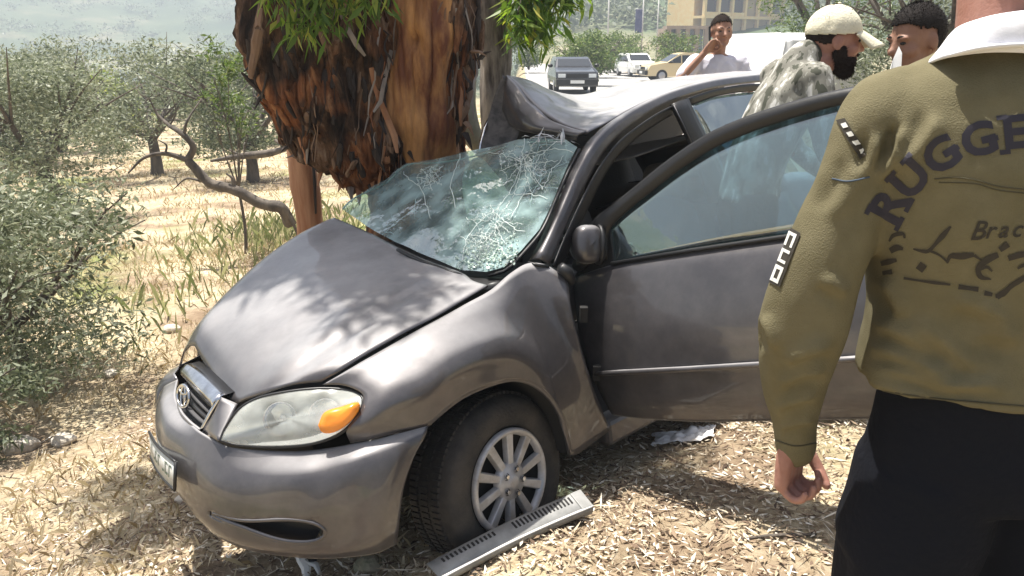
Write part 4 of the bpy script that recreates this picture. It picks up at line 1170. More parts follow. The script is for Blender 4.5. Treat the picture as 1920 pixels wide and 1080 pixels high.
def trunk_mat():
    m = bpy.data.materials.new('gum_bark'); m.use_nodes = True
    n = m.node_tree.nodes; l = m.node_tree.links; b = n['Principled BSDF']
    b.inputs['Roughness'].default_value = .9; b.inputs['Specular IOR Level'].default_value = .2
    g = n.new('ShaderNodeNewGeometry')
    mp = n.new('ShaderNodeMapping'); mp.inputs['Scale'].default_value = (7, 7, 1.7); l.new(g.outputs['Position'], mp.inputs[0])
    t = n.new('ShaderNodeTexNoise'); t.inputs['Scale'].default_value = 1.6; t.inputs['Detail'].default_value = 9; t.inputs['Roughness'].default_value = .68; l.new(mp.outputs[0], t.inputs['Vector'])
    r = n.new('ShaderNodeValToRGB'); e = r.color_ramp.elements
    for p, c in ((.5, (.5, .5, .5)), (.6, (1, 1, 1)), (.7, (1, 1, 1))): e.new(p)
    for q, (p, c) in zip(e, [(.36, (.014, .010, .008)), (.48, (.045, .028, .019)), (.57, (.12, .068, .040)), (.66, (.23, .16, .115)), (.80, (.42, .34, .27))]): q.position = p; q.color = (*c, 1)
    l.new(t.outputs['Fac'], r.inputs[0])
    # red-brown heartwood where the bark has come off
    t2 = n.new('ShaderNodeTexNoise'); t2.inputs['Scale'].default_value = 2.6; t2.inputs['Detail'].default_value = 6; l.new(g.outputs['Position'], t2.inputs['Vector'])
    r2 = n.new('ShaderNodeMapRange'); r2.inputs[1].default_value = .47; r2.inputs[2].default_value = .56; l.new(t2.outputs['Fac'], r2.inputs[0])
    r3 = n.new('ShaderNodeValToRGB'); e = r3.color_ramp.elements; e.new(.5)
    for q, (p, c) in zip(e, [(.3, (.07, .025, .012)), (.5, (.22, .085, .035)), (.7, (.42, .22, .10))]): q.position = p; q.color = (*c, 1)
    l.new(t.outputs['Fac'], r3.inputs[0])
    sp = n.new('ShaderNodeSeparateXYZ'); l.new(g.outputs['Position'], sp.inputs[0])
    hz = n.new('ShaderNodeMapRange'); hz.inputs[1].default_value = 2.0; hz.inputs[2].default_value = 1.25; l.new(sp.outputs[2], hz.inputs[0])
    mu = n.new('ShaderNodeMath'); mu.operation = 'MULTIPLY'; l.new(r2.outputs[0], mu.inputs[0]); l.new(hz.outputs[0], mu.inputs[1])
    mx = n.new('ShaderNodeMix'); mx.data_type = 'RGBA'; l.new(mu.outputs[0], mx.inputs[0]); l.new(r.outputs[0], mx.inputs[6]); l.new(r3.outputs[0], mx.inputs[7])
    l.new(mx.outputs[2], b.inputs['Base Color'])
    bp = n.new('ShaderNodeBump'); bp.inputs['Distance'].default_value = .03; bp.inputs['Strength'].default_value = 1; l.new(t.outputs['Fac'], bp.inputs['Height']); l.new(bp.outputs[0], b.inputs['Normal'])
    return m


M_GUM = trunk_mat()
M_WOOD = mat('torn_wood', (.13, .042, .018), .75, bump=.9, bscale=5, col2=(.46, .235, .085), vscale=2.0, stretch=(5, 5, 1.2), lo=.38, hi=.66)
M_STRIP = [mat('bark_strip_dark', (.035, .026, .022), .9, bump=.6, bscale=30, stretch=(1, 1, .2)), mat('bark_strip_brown', (.13, .075, .045), .85, bump=.6, bscale=30, col2=(.22, .14, .09), stretch=(1, 1, .2)), mat('bark_strip_grey', (.30, .25, .21), .85, bump=.6, bscale=30, col2=(.16, .13, .11), stretch=(1, 1, .2)), mat('bark_strip_red', (.26, .10, .045), .8, bump=.6, bscale=30, col2=(.42, .22, .11), stretch=(1, 1, .2))]
tv = bark_disp(v, f)
mesh('trunk', tv, f, M_GUM, gum)
bv = BVHTree.FromPolygons(tv.tolist(), f)


def on_trunk(px, py, off=.0):
    r = ray(px, py); h = bv.ray_cast(Vector(EYE), Vector(r).normalized())
    if h[0] is None: return None, None
    nn = np.array(h[1]); 
    if np.dot(nn, r) > 0: nn = -nn
    return np.array(h[0]) + nn * off, nn


# torn orange wood on the right of the trunk
wl = [(724, -60), (728, 18), (736, 60), (728, 110), (716, 150), (712, 200), (724, 250), (738, 300), (752, 330)]
wr = [(868, -60), (862, 10), (866, 60), (860, 100), (856, 140), (862, 190), (870, 240), (872, 290), (868, 320)]
rowsW = []
for (a, b), (c_, d_) in zip(wl, wr):
    row = []
    for t in np.linspace(0, 1, 7):
        p, nn = on_trunk(a + (c_ - a) * t, b + (d_ - b) * t)
        Y = p[1] if p is not None else TY - .3
        row.append((a + (c_ - a) * t, b + (d_ - b) * t, Y))
    rowsW.append(row)
Yc = np.array([[q[2] for q in r] for r in rowsW])
for _ in range(3):
    Yc[1:-1] = (Yc[:-2] + 2 * Yc[1:-1] + Yc[2:]) / 4; Yc[:, 1:-1] = (Yc[:, :-2] + 2 * Yc[:, 1:-1] + Yc[:, 2:]) / 4
Gw = [[onY(q[0], q[1], Yc[i, j] - .075 * math.sin(math.pi * (j + .6) / 7.2)) for j, q in enumerate(r)] for i, r in enumerate(rowsW)]
Gw = loft(Gw, 60, 90).transpose(1, 0, 2)
nw = face_cam(grid_normal(Gw), Gw)
hk = onY(778, 74, TY - .4)      # a knot hole
for i in range(Gw.shape[0]):
    for j in range(Gw.shape[1]):
        p = Gw[i, j]
        Gw[i, j] += nw[i, j] * (.030 * noise.noise((p[0] * 17, 3, p[2] * 2.4)) + .016 * noise.noise((p[0] * 50, 1, p[2] * 5)) + .035 * noise.noise((p[0] * 6, 7, p[2] * 5)) - .05 * math.exp(-(((p[0] - hk[0]) / .03)**2 + ((p[2] - hk[2]) / .04)**2)) - .10 * (abs(j - 29.5) / 29.5)**6)
panel('torn_wood', Gw, M_WOOD, gum, solid=.02)
# strips of bark, each a piece of its own
strips = 0
spots = [(rnd.uniform(465, 735), rnd.uniform(-10, 330)) for _ in range(40)] + [(rnd.uniform(848, 905), rnd.uniform(0, 300)) for _ in range(26)] + [(rnd.uniform(700, 756), rnd.uniform(-40, 330)) for _ in range(30)] + [(rnd.uniform(838, 880), rnd.uniform(-60, 300)) for _ in range(26)]
for px, py in spots:
    p, nn = on_trunk(px, py, .012)
    if p is None: continue
    Lh = rnd.uniform(.14, .50); wd = rnd.uniform(.0025, .008) if rnd.random() < .88 else rnd.uniform(.012, .024)
    low = py > 215
    k = rnd.choices([0, 1, 2, 3], [.30, .26, .14 if low else .30, .34 if low else .08])[0]
    lean = rnd.gauss(0, .22)
    pts = []
    curl = rnd.uniform(.0, .07)
    for t in np.linspace(0, 1, 6):
        off = curl * (t**2 if rnd.random() < .9 else (1 - t)**2)
        qp, qn = on_trunk(px + lean * t * Lh * 320, py + t * Lh * 330, .006)
        if qp is None or abs(qp[1] - p[1]) > .25: break
        pts.append(qp + qn * off)
    if len(pts) < 4: continue
    pts = cr(pts, 6)
    v, f = tube(pts, [wd * .9, wd, wd * .9, wd, wd * 1.05, wd * .5], 5, flat=.32, up=nn)
    mesh('bark_strip', v, f, M_STRIP[k], gum, smooth=False); strips += 1
# lumps of broken bark standing out of the burl
for k in range(150):
    px, py = (rnd.uniform(470, 735), rnd.uniform(20, 345)) if k < 120 else (rnd.uniform(855, 905), rnd.uniform(0, 310))
    p, nn = on_trunk(px, py, .004)
    if p is None: continue
    s = rnd.uniform(.014, .042); v, f = ell((0, 0, 0), (s * .62, s * .42, s * rnd.uniform(1.6, 3.4)), 7, 8)
    sd = rnd.random() * 50; v = np.array([q * (1 + .55 * noise.noise(tuple(q / s * 1.3 + sd))) for q in v])
    Rk, _ = frame_to(p, nn, (0.2 * rnd.gauss(0, 1), 0, 1)); v = v[:, [2, 0, 1]] @ Rk.T + p
    mesh('bark_lump', v, f, M_GUM if rnd.random() < .62 else rnd.choice([M_STRIP[0], M_STRIP[0], M_STRIP[1]]), gum, smooth=False)
# ragged splinters on the outline at left and along the broken foot
for px, py, dx, dy in [(470, 95, -26, -18), (476, 125, -20, 10), (490, 175, -12, 30), (500, 160, -18, 22), (486, 110, -22, -2), (560, 285, -34, -26), (566, 292, -30, 4), (652, 350, 8, 30), (668, 352, 6, 34), (640, 338, -6, 22), (690, 340, 4, 22), (705, 330, -6, 26), (905, 110, 16, -14), (893, 96, 20, 10), (880, 230, 8, 24), (878, 250, 7, 30), (552, 262, -26, 24), (600, 310, -4, 40)]:
    Y = TY - .3
    a = onY(px + (6 if px < 700 else -6), py, Y); b = onY(px + dx, py + dy, Y - .05)
    v, f = tube([a, (a + b) / 2 + np.array([0, -.01, .01]), b], [.022, .015, .003], 5, flat=.5); mesh('splinter', v, f, M_STRIP[rnd.choice([0, 1, 2, 3])], gum, smooth=False)
# limbs above the picture and the crown that shades the bonnet
limbs = [([onY(800, -560, TY), np.array([-1.0, 4.7, 4.6]), np.array([-1.6, 5.2, 6.2]), np.array([-2.2, 5.6, 7.4])], [.33, .24, .15, .05]),
         ([onY(410, -560, TY - .15), np.array([-2.2, 4.6, 4.2]), np.array([-2.9, 5.0, 5.4]), np.array([-3.6, 5.2, 6.4])], [.24, .18, .11, .04]),
         
         ([np.array([-2.2, 4.6, 4.2]), np.array([-2.3, 4.2, 4.7]), np.array([-2.3, 4.0, 5.0])], [.1, .06, .02])]
for pts, rr in limbs:
    v, f = tube(pts, rr, 12, samples=18); mesh('limb', v, f, M_GUM, gum)
cl = []
for k in range(46):
    base = np.array([[-1.7, 4.4, 5.3], [-2.3, 4.6, 5.2], [-1.5, 5.0, 6.4], [-2.6, 4.4, 4.8], [-1.5, 4.1, 4.9], [-2.2, 5.4, 6.0]][k % 6])
    c = base + np.array([rnd.gauss(0, .34), rnd.gauss(0, .30), rnd.gauss(0, .35)])
    s = rnd.uniform(.22, .42); cl.append((*c, s, s, s * .8))
leaf_mesh('crown', leaves(clumps(cl, 25000), .13, .028, .7), M_EUC, gum)
# hanging sprays of leaves that come into the picture in front of the trunk
tw = []; cen = []
for a, b in [((560, -150), (525, 20)), ((600, -150), (565, 48)), ((640, -150), (600, 26)), ((660, -150), (655, 20)), ((690, -140), (690, 8)), ((590, -120), (545, 60)), ((520, -120), (505, 2)), ((720, -140), (712, 14)), ((575, -130), (580, 64)), ((630, -130), (622, 46))]:
    p0 = onY(*a, 3.75); p1 = onY(*b, 3.62 + rnd.gauss(0, .07))
    pts = cr([p0, (p0 + p1) / 2 + np.array([.04, 0, .03]), p1], 14); tw.append(tube(pts, np.linspace(.006, .002, 14), 4))
    for q in pts:
        for _ in range(7): cen.append(q + np.array([rnd.gauss(0, .028), rnd.gauss(0, .03), rnd.gauss(0, .025)]))
v, f = merge(*tw); tp = mesh('twigs', v, f, M_OBARK, gum); tp['kind'] = 'stuff'
leaf_mesh('hanging_leaves', leaves(np.array(cen), .085, .017, 1.6), M_EUC, gum)

# ---- second, pale stem beside it
gum2 = empty('pale_gum_tree', onY(925, 520, 5.7), 'slim gum tree with pale grey bark just right of the massive trunk', 'tree')
v, f = rings([(880, 968, -700), (884, 966, -380), (890, 962, -120), (893, 960, 0), (897, 957, 80), (899, 955, 150), (900, 953, 230), (897, 957, 330), (890, 965, 440), (880, 975, 540)], 5.7, .2)
v, f = remesh(v, f, .02, 2); v2 = bark_disp(v, f, .35)
mesh('trunk', v2, f, mat('pale_bark', (.30, .26, .22), .9, bump=.9, bscale=7, col2=(.075, .06, .05), vscale=2.4, stretch=(7, 7, 1.2), lo=.42, hi=.62), gum2)
v, f = tube([onY(905, 285, 5.4), onY(880, 245, 5.3), onY(868, 200, 5.3), onY(880, 140, 5.35)], [.05, .08, .09, .05], 9, samples=14); mesh('low_limb', v, f, mat('mossy_bark', (.22, .22, .15), .9, bump=.8, bscale=25, col2=(.33, .30, .24), vscale=8), gum2)
cen = []
tw = []
for a, b in [((1000, -160), (985, 40)), ((1030, -160), (1010, 58)), ((1050, -150), (1035, 30)), ((980, -150), (970, 30)), ((1060, -150), (1056, 6)), ((1010, -150), (1000, 74)), ((990, -150), (975, 60))]:
    p0 = onY(*a, 5.5); p1 = onY(*b, 5.4 + rnd.gauss(0, .1)); pts = cr([p0, (p0 + p1) / 2 + np.array([.05, 0, .03]), p1], 14); tw.append(tube(pts, np.linspace(.008, .003, 14), 4))
    for q in pts:
        for _ in range(15): cen.append(q + np.array([rnd.gauss(0, .06), rnd.gauss(0, .05), rnd.gauss(0, .04)]))
v, f = merge(*tw); tp = mesh('twigs', v, f, M_OBARK, gum2); tp['kind'] = 'stuff'
leaf_mesh('hanging_leaves', leaves(np.array(cen), .12, .026, 1.4), M_EUC, gum2)
cl = [(rnd.gauss(-1.6, .5), 7.6 + rnd.gauss(0, .5), rnd.uniform(6.0, 7.6), .4, .4, .35) for _ in range(16)]
leaf_mesh('crown', leaves(clumps(cl, 4000), .13, .028, .7), M_EUC, gum2)

# ---- peeled red-brown stem left of the trunk
b_ = onY(588, 470, 5.2); t_ = onY(556, 255, 5.2)
stem = empty('peeled_stem', b_ - (0, 0, .6), 'bare red-brown peeled stem standing under the left side of the massive trunk', 'tree')
ga = tube([b_ - (0, 0, .7), b_, onY(578, 380, 5.2), onY(568, 320, 5.2), t_, onY(552, 200, 5.2)], [.10, .092, .086, .08, .075, .06], 14, samples=24)
v2 = bark_disp(ga[0], [q for q in ga[1] if len(q) == 4], .3)
mesh('trunk', v2, ga[1], mat('peeled_wood', (.30, .12, .055), .75, bump=.7, bscale=5, col2=(.50, .28, .16), vscale=2.0, stretch=(7, 7, .8)), stem)
v, f = tube([onY(592, 400, 5.1), onY(590, 340, 5.1), onY(586, 290, 5.1)], [.02, .03, .02], 6, flat=.4); mesh('loose_bark', v, f, M_STRIP[0], stem)

# ---- bare dead bough lying in the field
DB = 9.0
bough = empty('dead_bough', onY(540, 405, DB), 'bare crooked dead bough rising from the weeds in the dry field', 'branch')
def bt(pts, r0, r1): return tube([onY(x, y, DB + dd) for x, y, dd in pts], np.linspace(r0, r1, len(pts)), 7, samples=26)
v, f = merge(bt([(545, 420, .1), (527, 390, 0), (490, 382, 0), (440, 356, 0), (395, 345, 0), (368, 318, 0), (352, 300, 0)], .075, .05))
v = v + np.array([[.012 * noise.noise(tuple(p * 14)), 0, .018 * noise.noise(tuple(p * 12 + 4))] for p in v])
mesh('main_limb', v, f, M_OBARK, bough)
for pts, r0, r1 in [([(352, 300, 0), (362, 275, 0), (340, 250, 0), (318, 236, .1)], .045, .025), ([(318, 236, .1), (296, 215, .2), (280, 185, .2)], .022, .008), ([(352, 300, 0), (310, 288, 0), (270, 296, -.1), (240, 325, -.2)], .035, .010), ([(345, 252, 0), (352, 225, 0), (378, 185, .2)], .022, .006), ([(400, 345, 0), (385, 330, .1), (375, 322, .1)], .03, .015), ([(440, 356, 0), (436, 335, 0), (424, 325, 0)], .03, .010), ([(310, 288, 0), (312, 272, 0), (296, 262, 0)], .015, .006), ([(380, 340, 0), (350, 335, .1), (325, 355, .1)], .018, .006), ([(527, 390, 0), (545, 410, 0), (560, 445, 0)], .03, .012), ([(280, 185, .2), (262, 175, .2), (250, 150, .3)], .008, .004), ([(318, 236, .1), (330, 210, .1), (322, 180, .1)], .012, .004)]:
    v, f = bt(pts, r0, r1); mesh('side_branch', v, f, M_OBARK, bough)
# band of shade on the slope further back, laid as a dark branch shape
fb = empty('shade_band', onY(480, 290, 12), 'long dark branch-shaped strip for the band of shade on the dry slope behind the dead bough', 'branch')
v, f = tube([onY(395, 302, 12), onY(450, 293, 12), onY(500, 288, 12), onY(548, 276, 12)], [.02, .05, .06, .03], 7, samples=16); mesh('main_limb', v, f, M_OBARK, fb)
for a, b in (((450, 293), (430, 280)), ((515, 262), (545, 285))):
    v, f = tube([onY(*a, 12), onY(*b, 12)], [.03, .01], 5); mesh('side_branch', v, f, M_OBARK, fb)

# ---- olive trees
olive('olive_tree', (-7.75, 13.3, float(ground_z(-7.75, 13.3))), 2.75, 3.5, 15000, 'broad grey-green olive tree with a dark leaning trunk on the left', seed=3, leaf=.085, lw=.026, trunk=(-.35, 0), trunk_r=.12, nclump=34, low=.32)
olive('olive_tree', (-3.55, 5.15, float(ground_z(-3.55, 5.15))), 1.55, 2.3, 15500, 'low spreading olive bush in the near left corner', M_OLIVE, seed=8, leaf=.060, lw=.017, trunk_r=.045, tw_=.4, nclump=48, low=.12, cat='bush', group=None)
olive('olive_tree', (-3.15, 4.0, float(ground_z(-3.15, 4.0))), .62, .95, 2300, 'small pale olive sucker at the left edge below the spreading bush', M_OLIVE2, seed=18, leaf=.055, lw=.016, trunk_r=.03, nclump=14, low=.12, cat='bush', group=None)
olive('olive_tree', (-5.4, 8.0, float(ground_z(-5.4, 8.0))), 1.0, 1.9, 5000, 'low dark olive regrowth in front of the broad olive tree', M_OLIVE2, seed=28, leaf=.065, lw=.02, trunk_r=.05, nclump=16, low=.10, cat='bush', group=None)
olive('olive_tree', (-9.2, 20, float(ground_z(-9.2, 20))), 3.1, 4.6, 9000, 'pale olive tree behind the dead bough', seed=5, leaf=.12, lw=.04, trunk_r=.14, group='olive trees in the grove')
olive('olive_tree', (-5.9, 17.5, float(ground_z(-5.9, 17.5))), 3.0, 3.6, 8000, 'dense olive tree just left of the massive trunk', M_OLIVE2, seed=6, leaf=.11, lw=.036, trunk_r=.13)
far1 = olive('olive_tree', (-15.5, 24, float(ground_z(-15.5, 24))), 3.4, 5.2, 7000, 'grey olive tree at the left edge behind the broad one', seed=11, leaf=.14, lw=.05, trunk_r=.16)
far2 = olive('olive_tree', (-13.0, 34, float(ground_z(-13.0, 34))), 3.6, 6.0, 6000, 'distant olive tree seen above the pale one', M_OLIVE2, seed=12, leaf=.18, lw=.06, trunk_r=.16)
for k in range(26):
    d = 30 + k * 2.4 + rnd.uniform(-3, 3); px = rnd.uniform(-60, 640)
    p = gp(px, d)
    copy_tree(far1 if k % 2 else far2, p, rnd.random() * 6.28, rnd.uniform(.8, 1.15), 'one of the distant olive trees spread over the slope below the hazy hills', 'distant olive trees on the slope')
yb = olive('leafy_hedge_tree', (-24.5, 44, float(ground_z(-24.5, 44))), 3.4, 9.0, 6000, 'bright yellow-green bushy tree beyond the olives on the left', M_YGREEN, seed=14, leaf=.24, lw=.09, trunk_r=.12, low=.1, group=None)
copy_tree(yb, gp(190, 41), 1.2, .8, 'smaller yellow-green bushy tree right of the bright one beyond the olives')
sap = olive('sapling', (-3.42, 9.6, float(ground_z(-3.42, 9.6))), 2.85, .7, 800, 'thin yellow-green sapling against the left edge of the massive trunk', M_BUSH, seed=15, leaf=.08, lw=.022, trunk_r=.02, nlimb=5, nclump=24, low=.55, group=None)

# ---- right side: bushes, cypress-like pine, olive behind the men
bs = olive('roadside_bush', (2.9, 36, -.04), 2.3, 3.2, 3500, 'rounded green bush behind the oncoming dark car', M_BUSH, seed=21, leaf=.16, lw=.06, trunk_r=.06, low=.08, cat='bush', group='bushes along the road')
for (x, y, s, lb) in ((5.2, 47, 1.15, 'green bush right of the oncoming dark car'), (1.2, 58, 1.3, 'bush at the far left end of the road'), (7.6, 52, 1.1, 'green bush above the parked white car'), (9.9, 48, 1.15, 'bush behind the parked dark hatchback')):
    copy_tree(bs, (x, y, -.04), rnd.random() * 6, s, lb)
olive('pine_tree', (8.3, 21.5, float(ground_z(8.3, 21.5))), 5.2, 4.4, 9000, 'dark green bushy pine behind the capped man', M_BUSH, seed=22, leaf=.13, lw=.03, trunk_r=.14, low=.12, group=None, nclump=40)
olive('olive_tree', (6.1, 12.0, float(ground_z(6.1, 12.0))), 3.6, 3.1, 9000, 'tall olive tree on the verge between the two men at right', seed=23, leaf=.10, lw=.028, trunk=(.1, 0), trunk_r=.13, nclump=34, group=None, low=.2)

# ---- trees far off on the slopes: one mass
cen = []
for k in range(1500):
    if k % 3: az = rnd.uniform(-.58, .0); d = rnd.uniform(95, 900)**1
    else: az = rnd.uniform(.02, .5); d = rnd.uniform(135, 330)
    cen.append((math.sin(az) * d, math.cos(az) * d, rnd.uniform(1.6, 3.0) * (1 + d / 900)))
gob = bpy.data.objects['ground']
gV = [tuple(v_.co) for v_ in gob.data.vertices]; gF = [tuple(p.vertices) for p in gob.data.polygons]
GB = BVHTree.FromPolygons(gV, gF)
def drop_z(x, y):
    h = GB.ray_cast(Vector((x, y, 900)), Vector((0, 0, -1)))
    return h[0][2] if h[0] else 0.0
pts = []
for x, y, s in cen:
    z = drop_z(x, y)
    q = npr.normal(size=(80, 3)) * .5; pts.append(np.c_[x + q[:, 0] * s * 1.3, y + q[:, 1] * s * 1.3, z + s * .75 + q[:, 2] * s * .6])
pts = np.concatenate(pts)
o = leaf_mesh('far_trees', leaves(pts, .85, .6, .1), M_OLIVE2)
props(o, 'far-off trees dotted over the hazy slopes', 'trees', kind='stuff')

# ---- grass, weeds, litter
CARB = [np.array([C(.9, .9, 0), C(.9, -.8, 0), C(-3.4, -.8, 0), C(-3.4, .9, 0)])]
def blades(n, xr, yr, h, w_, m, name, dens=None, lean=.5):
    x = npr.uniform(*xr, n); y = npr.uniform(*yr, n)
    if dens is not None:
        k = np.array([dens(a, b) for a, b in zip(x, y)]); s = npr.random(n) < k; x, y = x[s], y[s]
    n = len(x)
    z = np.array([drop_z(a, b) for a, b in zip(x, y)])
    a = npr.random(n) * 6.283; hh = h * npr.uniform(.4, 1.3, n); ln = npr.normal(size=(n, 2)) * lean * hh[:, None]
    dx = np.cos(a) * w_ * (.5 + npr.random(n)); dy = np.sin(a) * w_
    b = np.c_[x, y, z - .005]
    V = np.stack([b - np.c_[dx, dy, 0 * x], b + np.c_[dx, dy, 0 * x], b + np.c_[ln * .4, hh * .6] + np.c_[dx, dy, 0 * x] * .6, b + np.c_[ln, hh * .9]], 1).reshape(-1, 3)
    o = leaf_mesh(name, V, m)
    return o
def dn_field(x, y): return max(0, min(1, .55 + 1.6 * noise.noise((x * .8, y * .8, 1)) + .5 * noise.noise((x * 3, y * 3, 5))))
props(blades(36000, (-7.5, 0.2), (1.9, 10.5), .07, .005, M_STRAW, 'dry_grass', lambda x, y: dn_field(x, y) * (x < y * .05 - .2)), 'straw-coloured dry grass over the field on the left', 'grass', kind='stuff')
props(blades(24000, (-16, -1.2), (9, 26), .10, .010, M_STRAW, 'dry_grass', dn_field), 'pale dry grass farther out between the olive trees', 'grass', kind='stuff')
def dn_green(x, y): return (.5 + .8 * noise.noise((x * 2, y * 2, 2))) * math.exp(-((x + 3.2) / 1.0)**2 - ((y - 10.9) / 1.3)**2) + .16 * math.exp(-((x + 3.2) / .7)**2 - ((y - 7.6) / 1.3)**2)
props(blades(26000, (-7.5, -1), (5.5, 15), .24, .011, M_GREENG, 'green_weeds', dn_green, .35), 'patch of green weeds behind the bonnet', 'weeds', kind='stuff')
props(blades(16000, (3.2, 9), (7.5, 16), .30, .014, M_STRAW, 'dry_grass', lambda x, y: .9), 'tall yellow dry grass on the verge behind the men', 'grass', kind='stuff')
def litter(n, xr, yr, L, W, name, dens, m):
    x = npr.uniform(*xr, n); y = npr.uniform(*yr, n)
    k = np.array([dens(a, b) for a, b in zip(x, y)]); s = npr.random(n) < k; x, y = x[s], y[s]; n = len(x)
    z = np.array([drop_z(a, b) for a, b in zip(x, y)])
    V = leaves(np.c_[x, y, z + .002 + npr.random(n) * .012], L, W, 0, .4, .3)
    c = V.reshape(-1, 4, 3); c0 = c[:, :1]; q = c - c0; q[:, :, 2] *= .30; c = c0 + q; c[:, :, 2] += .004
    return leaf_mesh(name, c.reshape(-1, 3), m)
def dn_lit(x, y):
    return max(0, min(1, .75 + .9 * noise.noise((x * 1.7, y * 1.7, 4)))) * float(sstep(-2.6, -.6, x + .15 * y))
props(litter(62000, (-2.6, 2.4), (1.5, 4.6), .038, .0105, 'leaf_litter', dn_lit, M_LITTER), 'dead leaves and bark chips strewn over the ground round the front wheel', 'leaf litter', kind='stuff')
props(litter(9000, (-4.5, 2.4), (1.5, 5.5), .085, .006, 'straw_litter', lambda x, y: .8, M_LITTER), 'dry twigs and straw lying on the ground', 'leaf litter', kind='stuff')
# ------------------------------------------------------------------ cars on the road, buildings, posts, small debris
M_CGLASS = mat('far_car_glass', (.02, .025, .03), .08, spec=.8)
M_TYRE2 = mat('far_tyre', (.02, .02, .02), .8)
M_RIM2 = mat('far_rim', (.4, .4, .42), .4, metal=.5)
M_LAMP2 = mat('far_lamp', (.75, .78, .78), .15)
M_RED2 = mat('far_tail_lamp', (.35, .02, .015), .2)


def road_car(name, loc, rz, label, paint, L=4.0, W=1.66, H=1.42, kind='hatch', bumper=None, cat='car', group=None):
    t = empty(name, (0, 0, 0), label, cat, group, local=True)
    h0 = .28; hb = .62 * H; hl = L / 2
    if kind == 'van': prof = [(-hl, h0), (-hl, .55), (-hl + .02, .95), (-hl + .10, H - .10), (-hl + .35, H), (hl - 1.75, H), (hl - 1.35, H - .10), (hl - .75, 1.02), (hl - .1, .88), (hl, .62), (hl, h0)]
    elif kind == 'sedan': prof = [(-hl, h0), (-hl, .6), (-hl + .05, .92), (-hl + .75, .97), (-hl + 1.25, H - .05), (-hl + 1.7, H), (hl - 2.0, H), (hl - 1.7, H - .06), (hl - 1.05, .95), (hl - .12, .80), (hl, .60), (hl, h0)]
    else: prof = [(-hl, h0), (-hl, .6), (-hl + .05, .95), (-hl + .30, H - .10), (-hl + .55, H), (hl - 1.85, H), (hl - 1.6, H - .06), (hl - 1.05, .93), (hl - .12, .80), (hl, .60), (hl, h0)]
    n = len(prof); V = []
    for s in (-1, -.86, .86, 1):
        for x, z in prof:
            w_ = W / 2 * (1 if z < .8 else 1 - .20 * (z - .8) / (H - .8))
            ins = .06 if abs(s) == 1 else 0
            V.append((x * (1 - ins * .6), s * w_, z - ins * .35 * (1 if z > .5 else 0)))
    Fc = grid_faces(4, n) + [tuple(range(n)), tuple(range(3 * n, 4 * n))[::-1]]
    mesh('body', V, Fc, paint, t, smooth=False, bevel=.03)
    # glass sits a few millimetres proud of the body
    def wy(z): return W / 2 * (1 - .20 * max(0, z - .8) / (H - .8)) + .012
    i_w = [k for k in range(n) if prof[k][1] >= H - .12]
    xr, xf = prof[i_w[0]], prof[i_w[-1]]
    k = i_w[-1]; a, b = np.array(prof[k]), np.array(prof[k + 1])
    def quad(a, b, w0, off):
        d = (b - a) / np.linalg.norm(b - a); nrm = np.array([-d[1], d[0]]); nrm = nrm if nrm[1] > 0 or nrm[0] * off > 0 else -nrm
        p, q = a + d * .05 + nrm * .012, b - d * .05 + nrm * .012
        return [(p[0], -w0 * .88, p[1]), (p[0], w0 * .88, p[1]), (q[0], w0 * .95, q[1]), (q[0], -w0 * .95, q[1])]
    mesh('windscreen', quad(a, b, W / 2 * .84, 1), [(0, 1, 2, 3)], M_CGLASS, t, smooth=False)
    k = i_w[0]; a, b = np.array(prof[k]), np.array(prof[k - 1])
    if kind != 'van': mesh('rear_window', quad(a, b, W / 2 * .84, -1), [(0, 1, 2, 3)], M_CGLASS, t, smooth=False)
    else: mesh('rear_door_seam', *box((-hl - .006, 0, 1.0), (.02, .02, H * .9 - .2)), M_GREYV, t, smooth=False)
    zb, zt = .92, H - .12
    x0, x1 = -hl + (.45 if kind != 'sedan' else 1.0), hl - (1.05 if kind != 'van' else .95)
    for s in (-1, 1):
        for (u0, u1) in ((0, .31), (.34, .64), (.67, 1)) if kind != 'van' else ((.74, 1),):
            xa, xb = x0 + (x1 - x0) * u0, x0 + (x1 - x0) * u1
            top = lambda x: min(zt, zb + max(0.02, (x1 - x) * .95))
            mesh('side_window', [(xa, s * wy(zb), zb), (xb, s * wy(zb), zb), (xb - .0, s * wy(top(xb)), top(xb)), (xa, s * wy(top(xa)), top(xa))], [(0, 1, 2, 3)], M_CGLASS, t, smooth=False)
        for xw in (-hl + .75, hl - .78):
            v, f = lathe([(.0, 0), (.18, .0), (.19, -.01), (.29, -.01), (.305, -.05), (.305, -.16), (.27, -.18), (.0, -.18)], 20)
            R = np.array([[1, 0, 0], [0, 0, s], [0, 1, 0]], float)
            w_ = mesh('wheel', v @ R.T + np.array([xw, s * (W / 2 + .012), .305]), f, M_TYRE2, t)
            v, f = lathe([(.0, .012), (.17, .012), (.18, .004)], 16); mesh('rim', v @ R.T + np.array([xw, s * (W / 2 + .012), .305]), f, M_RIM2, w_)
        mesh('headlight', *box((hl - .02, s * W * .36, .66), (.08, W * .17, .13)), M_LAMP2, t, smooth=False)
        mesh('tail_lamp', *box((-hl + .01, s * W * .40, .78), (.06, W * .10, .24)), M_RED2, t, smooth=False)
        mesh('wing_mirror', *ell((hl - 1.25, s * (W / 2 + .10), .98), (.07, .10, .07), 6, 8), M_BLACK, t)
    mesh('grille', *box((hl + .003, 0, .66), (.04, W * .50, .13)), M_BLACK, t, smooth=False)
    mesh('front_bumper', *box((hl + .03, 0, .44), (.14, W * .98, .22)), bumper or M_BLACK, t, smooth=False, bevel=.03)
    mesh('rear_bumper', *box((-hl - .03, 0, .44), (.14, W * .98, .22)), bumper or M_BLACK, t, smooth=False, bevel=.03)
    mesh('number_plate', *box((hl + .105, 0, .45), (.012, .50, .11)), M_WHITE, t, smooth=False)
